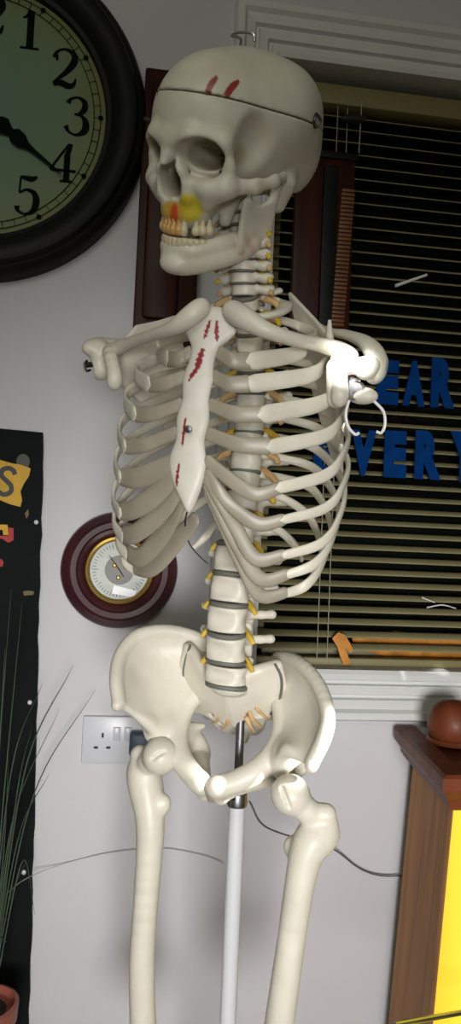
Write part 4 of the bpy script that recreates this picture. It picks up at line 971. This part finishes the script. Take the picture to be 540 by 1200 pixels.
def paint_sk(V):
    C = np.tile(IV, (len(V), 1)); 
    def e(c, r, col, soft=.0):
        d = np.sqrt((((V-np.array(c))/np.array(r))**2).sum(1)); w = np.clip((1.0-d)/max(soft, 1e-3)+.5, 0, 1)[:, None] if soft else (d < 1)[:, None].astype(float)
        C[:] = C*(1-w)+np.array(col)*w
    e((.046, -.070, .038), (.0028, .03, .011), (.30, .03, .03)); e((.033, -.080, .039), (.0028, .03, .010), (.30, .03, .03)); e((-.03, -.075, .033), (.0018, .03, .007), (.2, .05, .04))
    e((.021, -.080, -.068), (.012, .018, .014), (.62, .52, .04), .35); e((.002, -.086, -.074), (.015, .016, .011), (.62, .36, .05), .4)
    e((.005, -.088, -.076), (.005, .016, .012), (.60, .09, .02), .4); e((-.010, -.084, -.076), (.008, .012, .008), (.60, .42, .06), .4)
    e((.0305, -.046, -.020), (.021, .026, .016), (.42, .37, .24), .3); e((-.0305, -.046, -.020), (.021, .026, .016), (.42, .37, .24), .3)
    e((0, -.052, -.046), (.018, .033, .021), (.30, .25, .15), .3)  # shade inside the nasal cavity painted into the bone colour
    return C
top = F.copy().plane(-pn, -po-GAP); bot = F.plane(pn, po-GAP)
skull = bot.build('skull', M['bonep'], sk, 2, paint_sk); skull.matrix_local = MS
cal = top.build('calvarium', M['bonep'], skull, 2, paint_sk)
# mandible
F = Field((-.075, -.110, -.150), (.075, .035, -.030), .0015)
for s_ in (1, -1):
    F.tube(spline([(0, -.078, -.120), (s_*.014, -.075, -.120), (s_*.028, -.058, -.117), (s_*.040, -.030, -.111), (s_*.047, -.008, -.102)], 14), np.interp(np.arange(14), [0, 4, 13], [.0090, .0085, .0080]), .005, sc=(1.2, 1.2, .82))
    F.tube(spline([(0, -.078, -.108), (s_*.016, -.073, -.108), (s_*.028, -.054, -.104), (s_*.038, -.028, -.098)], 12), .0065, .006)
    F.plate([[(s_*.045, -.031, -.108), (s_*.047, -.012, -.106), (s_*.050, .004, -.096)], [(s_*.046, -.031, -.088), (s_*.049, -.010, -.085), (s_*.053, .006, -.080)], [(s_*.048, -.029, -.062), (s_*.051, -.009, -.068), (s_*.056, .006, -.062)]], [[.0050, .0045, .0055], [.0036, .0030, .0042], [.0030, .0028, .0040]], (34, 26))
    F.tube([(s_*.056, .006, -.062), (s_*.058, .008, -.044)], [.0045, .0062], .004)
    F.tube([(s_*.048, -.024, -.064), (s_*.049, -.023, -.052)], [.0036, .0022], .003)
F.ell((0, -.086, -.122), (.013, .007, .008), .008)
def paint_md(V):
    C = np.tile(IV*1.02, (len(V), 1))
    d = np.sqrt((((V-np.array([.045, -.02, -.104]))/np.array([.02, .030, .016]))**2).sum(1)); w = (np.clip((1.0-d)*1.6, 0, 1)*.75)[:, None]; w = w*(.6+.4*np.sin(V[:, 1:2]*420+V[:, 2:3]*260))
    C = C*(1-w)+np.array([.55, .33, .25])*w; return C
md = F.build('mandible', M['bonep'], skull, 2, paint_md)
md.rotation_euler = (R(1), 0, 0)
# teeth
TM = {}
def tooth(kind, loc, ang, up, par, red=False):
    key = kind; mt = M['toothp'] if kind == 'front' else M['tooth']
    if key not in TM:
        w, dpt, h = {'front': (.0044, .0034, .0066), 'incisor': (.0042, .0032, .0058), 'canine': (.0040, .0040, .0066), 'molar': (.0048, .0048, .0050)}[kind]
        F = Field((-.009, -.009, -.013), (.009, .009, .014), .0009)
        F.ell((0, 0, -.001), (w, dpt, h), .001); F.tube([(0, 0, .002), (0, 0, .009)], [w*.72, w*.45], .003)
        if kind == 'molar': F.ell((0, 0, -.008), (.003, .003, .003), .003, True)
        else: F.plane((0, 0, -1), h*.85)
        o = F.build('tooth', mt, par, 1); TM[key] = o.data
    else:
        o = bpy.data.objects.new('tooth', TM[key]); COL.objects.link(o); o.parent = par
    o.location = loc; o.rotation_euler = (0 if up else math.pi, 0, ang if up else -ang); return o
def arch(t, a, b, y0): return (a*math.sin(t), y0+b*(1-math.cos(t)))
for k in range(-7, 8):
    if k == 0: continue
    j = abs(k)-.5; s_ = 1 if k > 0 else -1
    t = s_*(j*.145+.0); kind = 'incisor' if abs(k) <= 2 else 'canine' if abs(k) == 3 else 'molar'
    x, y = s_*min(.029, .0296*math.sin(min(1.35, abs(t)*1.35))), -.083+.034*(1-math.cos(min(1.5, abs(t)*1.35)))+max(0, abs(t)*1.35-1.2)*.02
    if not (k == 4): tooth('front' if -4 < k < 3 else kind, (x, y, -.0895), t*1.0, True, skull)
    tooth(kind, (x*.95, y+.002, -.1020), t*1.0, False, skull)
# steel catch on the side of the cut, small screw, orbit fittings, hanging hook
def onskull(p): return np.array(p)
c_ = np.array([.0735, .040, .012])
mb = MB(); mb.tube(spline([c_+[.002, 0, -.006], c_+[.005, .004, 0], c_+[.002, 0, .006], c_+[.004, -.005, .001], c_+[.003, -.002, -.006]], 20), .0014, 8); mb.build('side_catch', M['dsteel'], skull)
MB().tube([c_+[-.004, .001, -.005], c_+[.004, .001, -.005]], .0022, 10).build('catch_screw', M['steel'], skull)
MB().tube([(-.035, -.080, .006), (-.036, -.0855, .007)], .0016, 8).build('brow_screw', M['dsteel'], skull)
for z_ in (-.020, -.034): MB().tube([(.045, -.052, z_), (.042, -.060, z_)], .0016, 8).build('orbit_screw', M['dsteel'], skull)
hk = spline([(.0, .006, .068), (.002, .006, .078), (-.010, .006, .081), (-.004, .010, .084), (.010, .014, .083), (.013, .014, .077)], 26)
MB().tube(hk, .0014, 8).build('hanging_hook', M['steel'], skull)

# ================================================================== STAND
def W_(p): return np.array(MR @ Vector(p))
pt0 = P(284, 815, -.43); pt1 = P(277, 935, -.43); xs, ys = (pt0[0]+pt1[0])/2, -.43
sd = tag(empty('skeleton_stand', (xs, ys, 0)), 'upright grey metal pole stand holding the skeleton through the pelvis', 'stand')
zj = pt1[2]
MB().tube([(0, 0, zj-.01), (0, 0, pt0[2]+.012)], .0056, 20).build('upper_rod', M['rod'], sd)
MB().tube([(0, 0, .03), (0, 0, zj-.004)], .0105, 24).build('pole', M['paintpole'], sd)
MB().lathe([(.001, zj-.010), (.0125, zj-.010), (.0135, zj-.004), (.0125, zj+.006), (.008, zj+.010), (.001, zj+.010)], n=24).build('collar', M['steel'], sd)
MB().tube([(.008, -.004, zj), (-.012, -.012, zj+.004), (-.018, -.014, zj+.010)], [.003, .0028, .0035], 10).build('clamp_screw', M['dsteel'], sd)
for a in range(5):
    t = R(72*a+20); mb = MB(); mb.tube([(0, 0, .045), (.12*math.cos(t), .12*math.sin(t), .040), (.26*math.cos(t), .26*math.sin(t), .022)], [.014, .012, .010], 12); mb.build('foot', M['paintpole'], sd)
# cable from the pole to the cabinet, and a pale thread to the left
w_ = spline([np.array([xs+.017, ys+.004, zj-.006]), P(310, 968, -.28), P(350, 983, -.12), P(390, 995, -.03), P(420, 1017, -.012), P(445, 1026, -.012), P(476, 1026, -.012)], 50)
tag(MB().tube(w_, .0014, 8).build('cable', M['cable']), 'thin grey cable running from the pole behind the right thigh bone', 'cable')
w_ = spline([P(2, 1052, -.10), P(30, 1030, -.05), P(75, 1012, -.006), P(130, 999, -.006), P(190, 994, -.006), P(240, 1003, -.008), P(262, 1012, -.01)], 40)
tag(MB().tube(w_, .0006, 6).build('thread', M['thread']), 'faint thin thread sagging across the wall left of the pole', 'thread')

# unseen spots added to burn out the shoulder joint and the hip wing
sp_t = Vector(W_(L(412, 440, -.04)))
spot('shoulder_spot', (-.12, -1.25, 1.80), sp_t, 3.7, 190, (1, 1, 1), .01, .4)
sp_h = Vector(W_(L(377, 868, -.04)))
spot('hip_spot', (.85, -1.05, 1.45), sp_h, 4.5, 110, (1, 1, 1), .01, .5)
